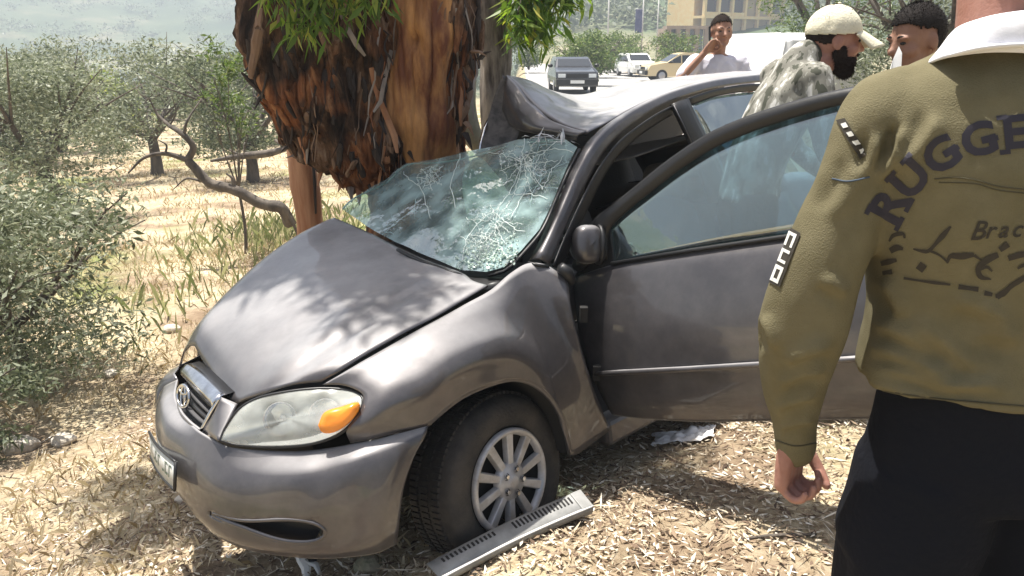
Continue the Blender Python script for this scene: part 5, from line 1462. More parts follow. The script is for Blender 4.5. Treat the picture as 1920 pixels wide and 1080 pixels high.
    t.location = tuple(loc); t.rotation_euler = (0, 0, rz)
    return t


M_GREYV = mat('van_seam', (.30, .30, .30), .6)
PW = mat('white_car_paint', (.78, .78, .76), .35, coat=.6)
PS = mat('dark_car_paint', (.03, .032, .036), .3, metal=.2, coat=1)
PR = mat('dark_red_car_paint', (.20, .04, .03), .35, coat=.6)
PC = mat('cream_car_paint', (.66, .54, .32), .4, coat=.5)
def gz(x, y, o=.012): return float(ground_z(x, y)) + o
road_car('oncoming_car', (2.27, 30.5, gz(2.3, 30.5)), math.radians(-88), 'boxy dark car with shining bonnet driving towards the wreck on the road', PS, L=3.7, W=1.53, H=1.28)
road_car('parked_car', (7.7, 50, gz(7.7, 50)), math.radians(-80), 'small white parked car right of the oncoming dark car', PW, L=3.8, W=1.6, H=1.38, bumper=PW)
road_car('parked_car', (7.5, 57.5, gz(7.5, 57)), math.radians(-62), 'dark red parked car half behind the small white one', PR, L=4.0, W=1.62, H=1.5)
road_car('parked_car', (8.9, 42.0, gz(8.9, 42)), math.radians(186), 'cream parked car side-on with dark windows left of the man on the phone', PC, L=4.2, W=1.66, H=1.42, kind='sedan')
road_car('white_van', (4.95, 15.4, gz(5, 15)), math.radians(97), 'white high-roofed panel van right behind the man on the phone', PW, L=4.4, W=1.78, H=1.78, kind='van', bumper=PW)

# ---- buildings
M_OCHRE = mat('ochre_plaster', (.82, .56, .24), .9, col2=(.84, .66, .36), vscale=1.5)
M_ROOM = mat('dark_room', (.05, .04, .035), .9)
M_BROWNW = mat('brown_wall', (.36, .26, .19), .9, col2=(.25, .18, .13), vscale=.8)
M_PALEW = mat('pale_wall', (.55, .48, .38), .9, col2=(.42, .36, .28), vscale=.8)
M_BLUED = mat('blue_grey_shutter', (.16, .19, .25), .5)
M_SHUT = mat('tan_screen', (.40, .30, .18), .9)


def facade(name, org, ux, cols, rows, cw, rh, label, wall, open_m, pier=.45, depth=8.0, base=0.0, fill=None):
    """a building whose front is piers and slabs with an opening in each bay"""
    t = empty(name, org, label, 'building')
    ux = np.array([*ux, 0.]); ux /= np.linalg.norm(ux); uy = np.array([-ux[1], ux[0], 0]); org = np.array(org, float)
    if np.dot(uy, org) < 0: uy = -uy
    W_, H_ = cols * cw, rows * rh + base
    def bx(nm, x0, x1, y0, y1, z0, z1, m):
        q = [org + ux * x + uy * y + np.array([0, 0, z]) for x in (x0, x1) for y in (y0, y1) for z in (z0, z1)]
        return mesh(nm, q, [(0, 1, 3, 2), (4, 6, 7, 5), (0, 4, 5, 1), (2, 3, 7, 6), (0, 2, 6, 4), (1, 5, 7, 3)], m, t, smooth=False)
    bx('back_wall', 0, W_, depth * .3, depth, -3, H_ - .02, wall)
    for c in range(cols + 1): bx('pier', c * cw - pier / 2, c * cw + pier / 2, 0, .5, -3, H_, wall)
    for r in range(rows + 1): bx('floor_slab', -.3, W_ + .3, -.15, depth * .3, base + r * rh - .18, base + r * rh + .2, wall)
    for r in range(rows):
        for c in range(cols):
            m = open_m
            if fill and (r, c) in fill: m = fill[(r, c)]
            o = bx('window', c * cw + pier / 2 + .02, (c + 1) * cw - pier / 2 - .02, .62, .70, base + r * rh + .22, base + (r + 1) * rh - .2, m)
            bx('sill', c * cw + pier / 2 + .02, (c + 1) * cw - pier / 2 - .02, .08, .60, base + r * rh + .22, base + r * rh + (.75 if (r, c) not in (fill or {}) else .3), wall)
    return t


p0 = at(1318, 95, 118); p1 = at(1462, 95, 128)
facade('concrete_building', (p0[0], p0[1], -1.2), (p1[0] - p0[0], p1[1] - p0[1]), 6, 3, np.linalg.norm((p1 - p0)[:2]) / 6, 3.1, 'unfinished ochre concrete building with rows of open bays behind the man on the phone', M_OCHRE, M_ROOM, base=.6, fill={(1, c): M_SHUT for c in range(6)} | {(0, 1): M_SHUT, (0, 3): M_SHUT, (2, 3): M_SHUT, (2, 4): M_SHUT})
p0 = at(1252, 105, 92); p1 = at(1322, 105, 92)
facade('roadside_shop', (p0[0], p0[1], -.6), (p1[0] - p0[0], p1[1] - p0[1]), 4, 1, np.linalg.norm((p1 - p0)[:2]) / 4, 3.9, 'low brown roadside shop with a blue-grey shutter left of the ochre building', M_BROWNW, M_ROOM, pier=.5, base=.2, fill={(0, 3): M_BLUED, (0, 2): M_BLUED})
for px, py, d, w_, h_, lb in ((1090, 62, 190, 8, 4.2, 'low pale house on the green hillside above the road bushes'), (1150, 48, 240, 12, 5.0, 'wider brown house higher on the hillside left of the banner pole'), (1225, 42, 230, 9, 4.2, 'pale hillside house right of the banner pole')):
    p = at(px, py, d); z = drop_z(p[0], p[1])
    facade('hillside_house', (p[0] - w_ / 2, p[1], z - .5), (1, 0.12), 3, 1, w_ / 3, h_, lb, M_PALEW if 'pale' in lb else M_BROWNW, M_ROOM, pier=1.1, base=.8)

# ---- poles and signs
M_POLE = mat('pole_grey', (.55, .54, .52), .6)
M_BANNER = mat('banner_blue', (.09, .11, .22), .7, col2=(.16, .18, .30), vscale=3)
def pole(name, px, py_top, d, label, r=.06, banner=None):
    x, y = at(px, 85, d)[:2]; z0 = gz(x, y, 0); zt = at(px, py_top, d)[2]
    t = empty(name, (x, y, z0), label, 'pole')
    v, f = tube([(x, y, z0 - .1), (x, y, zt)], [r, r * .8], 8); mesh('pole', v, f, M_POLE, t)
    v, f = lathe([(.0, .10), (r * 2.2, .08), (r * 2.4, -.05)], 10); mesh('base_collar', v + np.array([x, y, z0]), f, M_POLE, t)
    if banner:
        za, zb = at(px, banner[0], d)[2], at(px, banner[1], d)[2]
        mesh('banner', *box((x - .28, y, (za + zb) / 2), (.5, .04, za - zb)), M_BANNER, t, smooth=False)
        for zz in (za, zb): v, f = tube([(x - .55, y, zz), (x, y, zz)], .02, 5); mesh('banner_arm', v, f, M_POLE, t)
    return t
pole('banner_pole', 1203, -30, 55, 'tall pole with a dark blue hanging banner beyond the parked cars', banner=(18, 62))
pole('utility_pole', 1139, -40, 62, 'thin brown-grey utility pole behind the road bushes', r=.07)
pole('utility_pole', 1231, -20, 75, 'thin utility pole beside the brown roadside shop', r=.07)
# white marker post at the road edge
x, y = at(968, 135, 19)[:2]; z0 = gz(x, y, 0)
t = empty('marker_post', (x, y, z0), 'short white marker post with black foot at the left road edge', 'post')
mesh('post', *box((x, y, z0 + .36), (.15, .09, .60)), M_WHITE, t, smooth=False, bevel=.01)
mesh('foot', *box((x, y, z0 + .03), (.22, .16, .08)), M_BLACK, t, smooth=False)

# ---- broken pieces round the car
def gpt(px, py, off=0.0):
    r = ray(px, py); h = GB.ray_cast(Vector(EYE + r * .3), Vector(r).normalized())
    return np.array(h[0]) + np.array([0, 0, off])


M_GREYP = mat('grey_plastic', (.33, .33, .32), .55, col2=(.22, .22, .21), vscale=12)
e0, e1 = at(800, 1058, 2.50), at(1088, 920, 2.85)
f0, f1 = at(826, 1086, 2.45), at(1112, 950, 2.80)
trim = empty('broken_trim_strip', (e0 + e1) / 2, 'long broken grey plastic trim with rows of slots lying against the front wheel', 'car part')
T = np.linspace(0, 1, 40)
up_ = np.array([0, 0, 1.])
A = np.array([e0 * (1 - t) + e1 * t + up_ * .012 * math.sin(t * 3.1) for t in T]); B = np.array([f0 * (1 - t) + f1 * t + up_ * .012 * math.sin(t * 3.1) for t in T])
Gt = np.stack([A + up_ * -.02, A, A * .6 + B * .4, B, B - up_ * .022], axis=1)
panel('strip', Gt, M_GREYP, trim, solid=.004)
nT = np.cross(A[20] - A[0], B[0] - A[0]); nT /= np.linalg.norm(nT)
if nT[2] < 0: nT = -nT
for k in range(34):
    t = .10 + .80 * k / 33
    if .40 < t < .52: continue
    i = int(t * 39); a, b = A[i], B[i]; dd = A[min(39, i + 1)] - A[i]; dd /= np.linalg.norm(dd)
    w_ = b - a
    p, q = a + w_ * .12 + nT * .0045, a + w_ * (.48 if t > .5 else .34) + nT * .0045
    v, f = hexa([p - dd * .0035, p + dd * .0035, q + dd * .0035, q - dd * .0035], [x_ - nT * .003 for x_ in (p - dd * .0035, p + dd * .0035, q + dd * .0035, q - dd * .0035)])
    mesh('slot', v, f, M_DARK, trim, smooth=False)
v, f = tube(B + nT * .004, .006, 6, flat=.6); mesh('sunlit_edge', v, f, mat('sunlit_edge_paint', (.62, .61, .58), .4), trim)  # sunlight on the lower lip, painted as a paler edge
mesh('end_cap', *hexa([A[-1] + nT * .008, A[-4] + nT * .008, B[-4] + nT * .008, B[-1] + nT * .008], [A[-1] - up_ * .03, A[-4] - up_ * .03, B[-4] - up_ * .03, B[-1] - up_ * .03]), M_GREYP, trim, smooth=False, bevel=.003)

# white crumpled cloth below the door
cp = gpt(1282, 824)
n_ = 26; V = []
for i in range(n_):
    for j in range(n_):
        u, v_ = i / (n_ - 1) * 2 - 1, j / (n_ - 1) * 2 - 1
        rr = 1 + .25 * noise.noise((u * 1.4, v_ * 1.4, 3))
        x, y = cp[0] + u * .14 * rr + .02 * v_, cp[1] + v_ * .08 * rr
        V.append((x, y, drop_z(x, y) + .018 + .035 * abs(noise.noise((u * 2.2, v_ * 2.2, 8))) * (1.2 - max(abs(u), abs(v_)) * .8) * 1.6 + .012 * noise.noise((u * 6, v_ * 6, 1))))
props(mesh('white_cloth', V, grid_faces(n_, n_), mat('white_cotton', (.80, .80, .80), .9), org=cp, solid=.003), 'crumpled white cloth lying on the litter under the open door', 'cloth')
# broken white plastic bracket under the bumper
bp_ = gpt(578, 1072)
t = empty('broken_bracket', bp_, 'broken white plastic bracket on the ground under the bumper', 'car part')
v, f = merge(tube([bp_ + (-.04, .03, .06), bp_ + (-.02, 0, .05), bp_ + (.0, -.02, .03), bp_ + (.01, -.06, .01)], [.014, .018, .018, .01], 6, flat=.5), tube([bp_ + (-.02, 0, .05), bp_ + (.03, 0, .03), bp_ + (.05, -.03, .01)], [.012, .016, .008], 6, flat=.5))
mesh('arm', v, f, M_WHITE, t, smooth=False)
mesh('black_clip', *box(bp_ + (.015, .01, .05), (.03, .02, .02), rotz(.5)), M_BLACK, t, smooth=False)
# stones
def stone(px, py, r, label, m, seed):
    p = gpt(px, py); v, f = ell((0, 0, 0), (r, r * .8, r * .6), 10, 14)
    v = np.array([q * (1 + .35 * noise.noise(tuple(q / r * 1.1 + seed)) + .12 * noise.noise(tuple(q / r * 3 + seed))) for q in v]) + p + np.array([0, 0, r * .25])
    props(mesh('stone', v, f, m, org=p, smooth=False), label, 'stone')
M_ST1 = mat('mossy_stone', (.20, .20, .13), .95, bump=.8, bscale=30, col2=(.33, .29, .21), vscale=16)
M_ST2 = mat('pale_stone', (.62, .57, .49), .95, bump=.8, bscale=30, col2=(.45, .40, .33), vscale=9)
stone(692, 1066, .055, 'mossy rounded stone under the bumper beside the white bracket', M_ST1, 1.0)
stone(322, 622, .075, 'pale stone on the dry grass left of the bonnet', M_ST2, 2.0)
stone(38, 842, .10, 'large pale stone at the left edge below the olive bush', M_ST2, 3.0)
stone(118, 832, .075, 'pale stone right of the large one at the left edge', M_ST2, 4.0)
stone(210, 705, .06, 'small pale stone in front of the olive bush', M_ST2, 5.0)
stone(345, 940, .04, 'little pale stone just below the number plate', M_ST2, 6.0)
# half-buried twig by the man's shoes
tq = [gpt(1390, 1014, .006), gpt(1450, 1010, .012), gpt(1530, 1006, .008)]
v, f = tube(tq, [.004, .007, .004], 6, samples=12); props(mesh('twig', v, f, M_OBARK, org=tq[1]), 'thin straight twig lying on the sunlit litter left of the dark trousers', 'twig')
# ------------------------------------------------------------------ people
def skin_mat(name, c):
    m = mat(name, c, .55, spec=.35, bump=.15, bscale=180, col2=(c[0] * .82, c[1] * .74, c[2] * .70), vscale=16)
    m.node_tree.nodes['Principled BSDF'].inputs['Subsurface Weight'].default_value = .08
    m.node_tree.nodes['Principled BSDF'].inputs['Subsurface Radius'].default_value = (.01, .004, .002)
    return m


SK1 = skin_mat('skin_tan', (.34, .19, .13)); SK2 = skin_mat('skin_ruddy', (.38, .20, .155)); SK3 = skin_mat('skin_brown', (.29, .16, .11))
M_HAIR = mat('hair_black', (.014, .011, .010), .8, spec=.15, bump=.3, bscale=220)
M_BEARD = mat('beard_dark', (.030, .020, .015), .85, spec=.1)
M_EYE = mat('eye_dark', (.015, .01, .008), .25)
M_EYEW = mat('eye_white', (.6, .57, .53), .35)
M_LIP = mat('lip', (.30, .11, .09), .5)
M_TSHIRT = mat('pale_tshirt', (.62, .61, .68), .9, bump=.3, bscale=30)
M_JEANS = mat('dark_trousers', (.006, .007, .011), .9, spec=.15, bump=.4, bscale=60)
M_SHOE = mat('shoe', (.03, .025, .02), .6)


def chain(pts, rad, n=10, s=None):
    a = [tube(pts, rad, n, samples=s or 3 * len(pts))]
    rr = [rad] * 2 if np.isscalar(rad) else (rad[0], rad[-1])
    a.append(ell(pts[0], (rr[0],) * 3, 6, 8)); a.append(ell(pts[-1], (rr[1],) * 3, 6, 8))
    return merge(*a)


def head_parts():
    return [ell((-.012, 0, .135), (.100, .078, .102)), ell((.030, 0, .055), (.062, .056, .060)), ell((.045, 0, .095), (.055, .060, .060)),
            chain([(.088, 0, .128), (.100, 0, .105), (.112, 0, .088)], [.008, .010, .014], 8), ell((.098, .011, .084), (.012, .009, .008)), ell((.098, -.011, .084), (.012, .009, .008)),
            ell((.072, .028, .136), (.026, .030, .011)), ell((.072, -.028, .136), (.026, .030, .011)), ell((.055, .040, .085), (.034, .026, .026)), ell((.055, -.040, .085), (.034, .026, .026)),
            ell((.088, 0, .057), (.012, .023, .008)), ell((.086, 0, .044), (.012, .020, .008)), ell((.076, 0, .015), (.022, .026, .018)),
            ell((-.012, .080, .102), (.020, .010, .033)), ell((-.012, -.080, .102), (.020, .010, .033))]


def hand(w_, d, side, curl=1.0, s=1.0, th=1, fr=1.0):
    """hand at wrist w_, pointing along d, palm normal side; five bent fingers"""
    d = np.array(d, float); d /= np.linalg.norm(d); pn = np.array(side, float); pn -= d * np.dot(pn, d); pn /= np.linalg.norm(pn); k = np.cross(d, pn) * th
    w_ = np.array(w_, float); out = []
    out.append(merge(*[chain([w_ + k * q * .5, w_ + d * .045 * s + k * q * .8, w_ + d * .088 * s + k * q], [.017 * s, .017 * s, .014 * s], 8) for q in (-.030 * s, -.010 * s, .010 * s, .030 * s)]))
    for i, (q, L) in enumerate(((-.031, .062), (-.010, .074), (.011, .078), (.031, .070))):
        q *= s; L *= s; b = w_ + d * .09 * s + k * q; pts = [b - d * .02 * s]; ang = 0; p = b; r = [.0105 * s]
        for seg in (.45, .32, .25):
            ang += curl * (.75 + .06 * i); v = d * math.cos(ang) + pn * math.sin(ang); p = p + v * L * seg; pts.append(p); r.append(r[-1] * .92)
        out.append(chain([pts[0], b] + pts[1:], [.011 * s * fr, .0105 * s * fr] + [q_ * fr for q_ in r[1:]], 8, 16))
    t0 = w_ + d * .025 * s + k * .030 * s; pts = [t0, t0 + (d * .6 + k * .6 + pn * .35) * .035 * s, t0 + (d * 1.3 + k * .55 + pn * .9) * .040 * s, t0 + (d * 1.6 + k * .2 + pn * 1.3) * .045 * s]
    out.append(chain(pts, [.015 * s, .013 * s, .0115 * s, .009 * s], 8, 14))
    return merge(*out)


def xf(vf, R=None, t=(0, 0, 0)):
    v, f = vf; v = np.asarray(v)
    if R is not None: v = v @ np.asarray(R).T
    return v + np.array(t, float), f


def person(label, base, H, rz, lean=0.0, hy=0.0, hp=0.0, head_off=(0, 0, 0), arms=None, skin=SK1, shirt=M_TSHIRT, long_sleeve=False, hair='short', beard=False, cap=None, pants=M_JEANS, shoulder=.19, hs=1.0):
    """a standing person built facing +x, then turned by rz and set at base"""
    k = H / 1.78
    Rz = rotz(rz) * k; base = np.array(base, float)
    W = lambda vf: xf(vf, Rz, base)
    sh = np.array([lean, 0, 1.44]); hip = np.array([0, 0, .95])
    nk = sh + np.array([.01 + lean * .12, 0, .06])
    HR = rotz(hy) @ roty(hp); HO = nk + np.array([.03, 0, .035]) + np.array(head_off)
    Hd = lambda vf: xf((np.asarray(vf[0]) * hs, vf[1]), HR, HO)
    if arms is None: arms = [((.02, .26, 1.12), (.10, .25, .88)), ((.02, -.26, 1.12), (.10, -.25, .88))]
    body = [Hd(p) for p in head_parts()]
    body.append(chain([nk + (-.02, 0, -.05), HO + (-.02, 0, .03)], [.058, .054], 12, 8))
    def torso(g):
        rows = [(.93, .0, .105, .155), (1.02, .05, .100, .150), (1.12, .2, .105, .150), (1.25, .55, .115, .165), (1.36, .85, .110, .180), (1.43, 1.0, .085, .165), (1.48, 1.05, .060, .095)]
        V = []
        for z, q, a, b in rows:
            for j in range(24):
                t = 2 * math.pi * j / 24; V.append((lean * q + (a + g) * math.cos(t), (b + g) * math.sin(t), z))
        n = len(rows); return np.array(V), grid_faces(n, 24, close_v=True) + [tuple(range(24)), tuple(range((n - 1) * 24, n * 24))]
    body.append(torso(-.02))
    sl = []
    for i, (e, w_) in enumerate(arms):
        s = sh + np.array([0, shoulder * (1 if i == 0 else -1), -.02]); e = np.array(e); w_ = np.array(w_)
        body.append(chain([s, e, w_], [.045, .038, .026], 10, 12)); dr = w_ - e
        body.append(hand(w_, dr, (1 if abs(dr[0]) < .1 else 0, -1 if i == 0 else 1, .2), .8))
        m = s + (e - s) * (.72)
        sl.append(chain([s + (0, (-.03 if i == 0 else .03), 0), s, e, w_ - dr * .12], [.07, .066, .055, .042], 12, 16) if long_sleeve else chain([s + (0, (-.03 if i == 0 else .03), 0), s, m], [.07, .068, .066], 12, 10))
    legs = []
    for s in (-1, 1):
        L = [(0, s * .09, .93), (.01, s * .10, .50), (0, s * .11, .09)]
        body.append(chain(L, [.07, .05, .036], 10, 12)); legs.append(chain([L[0], L[1], (0, s * .11, .07)], [.098, .075, .068], 12, 14))
    legs.append(ell((0, 0, .94), (.115, .165, .10)))
    v, f = merge(*body); v, f = remesh(*W((v, f)), .0075 * k, 2, .4)
    p = mesh('person', v, f, skin, org=base); props(p, label, 'person')
    if long_sleeve: sl.append(chain([sh + (-.01, 0, .0), nk + (.01, 0, .012)], [.085, .070], 14, 8))
    v, f = merge(torso(.012), *sl); v, f = remesh(v, f, .014, 10)
    v = np.array([q + .010 * noise.noise(tuple(q * (9, 9, 5))) + .006 * noise.noise(tuple(q * 22)) for q in v])
    mesh('shirt', W((v, f))[0], f, shirt, p)
    v, f = remesh(*merge(*legs), .02, 3); mesh('trousers', W((v, f))[0], f, pants, p)
    for s in (-1, 1): mesh('shoe', *W(ell((.05, s * .11, .035), (.135, .048, .05))), M_SHOE, p)
    for s in (-1, 1):
        mesh('eye', *W(Hd(ell((.080, s * .030, .117), (.011, .014, .008), 8, 10))), M_EYE, p)
        mesh('eyebrow', *W(Hd(chain([(.088, s * .014, .138), (.090, s * .030, .142), (.075, s * .050, .137)], [.004, .0055, .003], 6))), M_HAIR, p)
    mesh('mouth', *W(Hd(ell((.097, 0, .050), (.005, .020, .003), 6, 10))), M_LIP, p)
    def shell_(f_keep, g, name, m, nz=.0, puff=.0):
        v, f = ell((-.012, 0, .135), (.100 + g, .078 + g, .102 + g), 70, 110)
        kp = [q for q in f if f_keep(v[list(q)].mean(0))]
        o3 = np.array([-.012, 0, .135]); v = np.array([o3 + (q - o3) * (1 + nz * noise.noise(tuple(q * 60)) + puff * float(sstep(.125, .20, q[2] - .30 * q[0]))) for q in v])
        hs_ = []
        for q in kp:
            if rnd.random() > .55: continue
            c = v[list(q)].mean(0); nn = (c - o3); nn /= np.linalg.norm(nn); d = nn * .75 + np.array([rnd.gauss(0, .45), rnd.gauss(0, .45), rnd.gauss(.0, .4)]); L = rnd.uniform(.005, .009) * (1 + 4 * puff); s = np.cross(d, [rnd.random(), rnd.random(), rnd.random()]); s *= .0016 / (np.linalg.norm(s) + 1e-9)
            hs_.append((np.array([c - s, c + s, c + d * L]), [(0, 1, 2)]))
        mesh(name, *W(Hd((v, kp))), m, p, solid=.004)
        if hs_: k_ = mesh('hair_strands', *W(Hd(merge(*hs_))), m, p, smooth=False); k_['kind'] = 'stuff'
    if hair == 'short':
        shell_(lambda c: c[2] > .150 + max(0, c[0]) * .45 + .014 * noise.noise(tuple(c * 70)) or (c[0] < -.02 and c[2] > .075 + .012 * noise.noise(tuple(c * 30)) and not (abs(c[1]) > .07 and c[0] > -.03)), .002, 'hair', M_HAIR, .012, .07)
    if hair == 'crop': shell_(lambda c: c[2] > .158 + max(0, c[0]) * .42 + .014 * noise.noise(tuple(c * 70)) or (c[0] < -.025 and c[2] > .095 + .014 * noise.noise(tuple(c * 50))), .001, 'hair', mat('hair_cropped', (.024, .017, .014), .85, spec=.1, bump=.3, bscale=220), .010, .035)
    if beard:
        v, f = merge(ell((.040, 0, .034), (.058, .059, .050), 14, 20), ell((.064, 0, .004), (.034, .036, .034), 12, 16), ell((.010, .056, .065), (.030, .016, .040), 8, 12), ell((.010, -.056, .065), (.030, .016, .040), 8, 12), ell((.094, 0, .066), (.012, .026, .007), 8, 12))
        v, f = remesh(v, f, .006, 2); v = np.array([q + .004 * noise.noise(tuple(q * 90)) for q in v])
        kp = [q for q in f if not (v[list(q)][:, 0].mean() > .088 and abs(v[list(q)][:, 1].mean()) < .018 and .040 < v[list(q)][:, 2].mean() < .058)]
        mesh('beard', *W(Hd((v, kp))), M_BEARD, p)
        hs_ = []
        for q in kp:
            for _ in range(2):
                c = v[list(q)].mean(0); nn = c - np.array([.03, 0, .05]); nn /= np.linalg.norm(nn); d = nn * .8 + np.array([rnd.gauss(0, .4), rnd.gauss(0, .4), rnd.gauss(-.5, .4)]); L = rnd.uniform(.004, .010); s = np.cross(d, [rnd.random(), rnd.random(), rnd.random()]); s *= .0014 / (np.linalg.norm(s) + 1e-9)
                hs_.append((np.array([c - s, c + s, c + d * L]), [(0, 1, 2)]))
        k_ = mesh('beard_strands', *W(Hd(merge(*hs_))), M_BEARD, p, smooth=False); k_['kind'] = 'stuff'
    if cap:
        v, f = ell((-.012, 0, .142), (.108, .088, .102), 80, 110); kp = [q for q in f if v[list(q)].mean(0)[2] > .135 + v[list(q)].mean(0)[0] * .12]
        v = np.array([q + .004 * noise.noise(tuple(q * 25)) for q in v])
        cp_ = mesh('cap', *W(Hd((v, kp))), cap, p, solid=.004)
        G = []
        for i, t in enumerate(np.linspace(0, 1, 9)):
            row = []
            for s in np.linspace(-1, 1, 15):
                x = .085 + t * .112 * (1 - .35 * s * s) - .035 * s * s; y = s * (.080 - .006 * t); z = .152 - t * .050 + .012 * (1 - s * s) - .014 * s * s
                row.append((x, y, z))
            G.append(row)
        G = np.array(G); mesh('peak', *W(Hd((G.reshape(-1, 3), grid_faces(9, 15)))), cap, cp_, solid=.005)
        v, f = ell((-.012, 0, .250), (.008, .008, .005), 6, 8); mesh('button', *W(Hd((v, f))), cap, cp_)
    return p, W, Hd


def stand(px, py_top, d, fx=0.0):
    """standing place of someone whose crown is seen at (px, py_top) at distance d"""
    q = at(px, py_top, d); z = drop_z(q[0], q[1]); return np.array([q[0], q[1], z]), q[2] - z


# camouflage: printed blotches of white, grey-green and dark
def camo_mat():
    m = bpy.data.materials.new('camouflage'); m.use_nodes = True; n = m.node_tree.nodes; l = m.node_tree.links; b = n['Principled BSDF']; b.inputs['Roughness'].default_value = 1; b.inputs['Specular IOR Level'].default_value = .05
    tc = n.new('ShaderNodeTexCoord'); mp = n.new('ShaderNodeMapping'); mp.inputs['Scale'].default_value = (1, 1, .45); mp.inputs['Rotation'].default_value = (.4, .5, 0); l.new(tc.outputs['Object'], mp.inputs[0])
    t = n.new('ShaderNodeTexNoise'); t.inputs['Scale'].default_value = 20; t.inputs['Detail'].default_value = 3; l.new(mp.outputs[0], t.inputs['Vector'])
    r = n.new('ShaderNodeValToRGB'); r.color_ramp.interpolation = 'CONSTANT'; e = r.color_ramp.elements; e.new(.5); e.new(.6)
    for q, (p, c) in zip(e, [(0, (.075, .078, .062)), (.42, (.19, .185, .16)), (.52, (.30, .295, .26)), (.60, (.54, .53, .50))]): q.position = p; q.color = (*c, 1)
    l.new(t.outputs['Fac'], r.inputs[0]); l.new(r.outputs[0], b.inputs['Base Color'])
    return m


M_CAMO = camo_mat()
M_CAP = mat('cap_khaki', (.66, .62, .47), .9, bump=.3, bscale=120)
# man in the cap, bending over behind the door
b, h = stand(1553, 12, 3.35); b = b - np.array([.23, .02, 0])
person('bearded person in pale cap and camouflage shirt in profile behind the open door', b + np.array([-.05, 0, 0]), h + .09, .08, lean=.15, hy=-.12, hp=.10, head_off=(.08, 0, -.075), skin=SK2, shirt=M_CAMO, long_sleeve=True, hair='crop', beard=True, cap=M_CAP, arms=[((.26, .25, 1.14), (.45, .15, 1.0)), ((.22, -.27, 1.14), (.42, -.20, .98))])
# dark-haired man looking down
b, h = stand(1742, 0, 2.95)
pm, W_, H_ = person('person with short black hair looking down in profile behind the shoulder of the olive shirt', b + np.array([.09, 0, 0]), h + .01, math.pi + .25, lean=.06, hp=.22, hy=.0, head_off=(.01, 0, -.02), skin=SK3, shirt=mat('dark_tshirt', (.03, .03, .035), .9), hair='short')
# folded white paper in front of his chin
pa_ = [at(1685, 87, 2.62), at(1691, 100, 2.62), at(1688, 150, 2.60), at(1698, 190, 2.60), at(1648, 190, 2.58), at(1664, 150, 2.58), at(1675, 110, 2.60)]
v = np.array(pa_ + [p + np.array([.004, .006, 0]) for p in pa_]); n_ = len(pa_)
props(mesh('folded_paper', v, [tuple(range(n_)), tuple(range(2 * n_ - 1, n_ - 1, -1))] + [(i, (i + 1) % n_, (i + 1) % n_ + n_, i + n_) for i in range(n_)], mat('paper_white', (.82, .82, .80), .8), org=np.mean(pa_, 0), smooth=False), 'narrow folded white paper held up before the dark-haired man', 'paper')
# man on the phone beyond the car
b, h = stand(1352, 30, 6.3)
pm2, W_, H_ = person('person in pale t-shirt holding a phone to his ear beyond the car roof', b, h, -math.pi / 2 + .05, skin=SK1, shirt=M_TSHIRT, hair='crop', hs=1.06, arms=[((.06, .27, 1.14), (.12, .22, .90)), ((.07, -.335, 1.27), (.09, -.135, 1.50))])
v, f = box((.02, -.097, .098), (.02, .012, .11), roty(-.3)); v, f = W_(H_((v, f)))
props(mesh('mobile_phone', v, f, M_BLACK, org=v.mean(0), smooth=False), 'black mobile phone held to the ear of the man in the pale t-shirt', 'phone')
v, f = tube([(.10, -.20, 1.435), (.094, -.16, 1.475)], .033, 10); 

# ---- man in the olive printed shirt, seen from behind at right
def shirt_mat():
    m = mat('olive_shirt', (.132, .117, .068), .95, spec=.12, col2=(.158, .140, .084), vscale=14, bump=.35, bscale=330)
    return m


M_OLIVES = shirt_mat()
CX = 1866.
YB = 1.52
tors = [(46, 1806, .06), (70, 1792, .060), (92, 1768, .070), (112, 1728, .085), (138, 1684, .106), (172, 1645, .130), (220, 1614, .154), (300, 1604, .176), (420, 1618, .176), (540, 1632, .162), (610, 1633, .152), (660, 1625, .147), (710, 1613, .152), (748, 1603, .158), (772, 1600, .158)]
V = []
for py, Lp, dp in tors:
    c = onY(CX, py, YB); a = c[0] - onY(Lp, py, YB)[0]
    wz = float(sstep(250, 600, py)); c = np.array([c[0], c[1], c[2] * (1 - .8 * wz) + onY(CX, py, YB - dp)[2] * .8 * wz])
    for j in range(40):
        q = 2 * math.pi * j / 40; x = math.cos(q); y = math.sin(q)
        x = math.copysign(abs(x)**.82, x); y = math.copysign(abs(y)**.82, y)
        hem = .03 * max(0, (py - 640) / 130) * x
        V.append((c[0] + a * x, c[1] + dp * y, c[2] - hem))
n = len(tors)
torso_ = (np.array(V), grid_faces(n, 40, close_v=True) + [tuple(range(40)), tuple(range((n - 1) * 40, n * 40))])
armL = chain([onY(1690, 190, 1.52), onY(1645, 222, 1.51), onY(1613, 300, 1.50), onY(1580, 400, 1.50), onY(1541, 500, 1.50), onY(1508, 595, 1.52), onY(1496, 655, 1.55), onY(1490, 720, 1.58), onY(1490, 790, 1.61), onY(1493, 838, 1.62)], [.07, .075, .068, .074, .083, .090, .083, .070, .052, .049], 20, 50)
sx = lambda p: np.array([2 * onY(CX, 300, YB)[0] - p[0], p[1], p[2]])
armR = chain([sx(onY(1690, 190, 1.52)), sx(onY(1645, 222, 1.51)), sx(onY(1600, 400, 1.46)), sx(onY(1590, 560, 1.50)), sx(onY(1590, 700, 1.62))], [.07, .078, .076, .085, .05], 16, 30)
v, f = merge(torso_, armL, armR); v, f = remesh(v, f, .0095, 5)
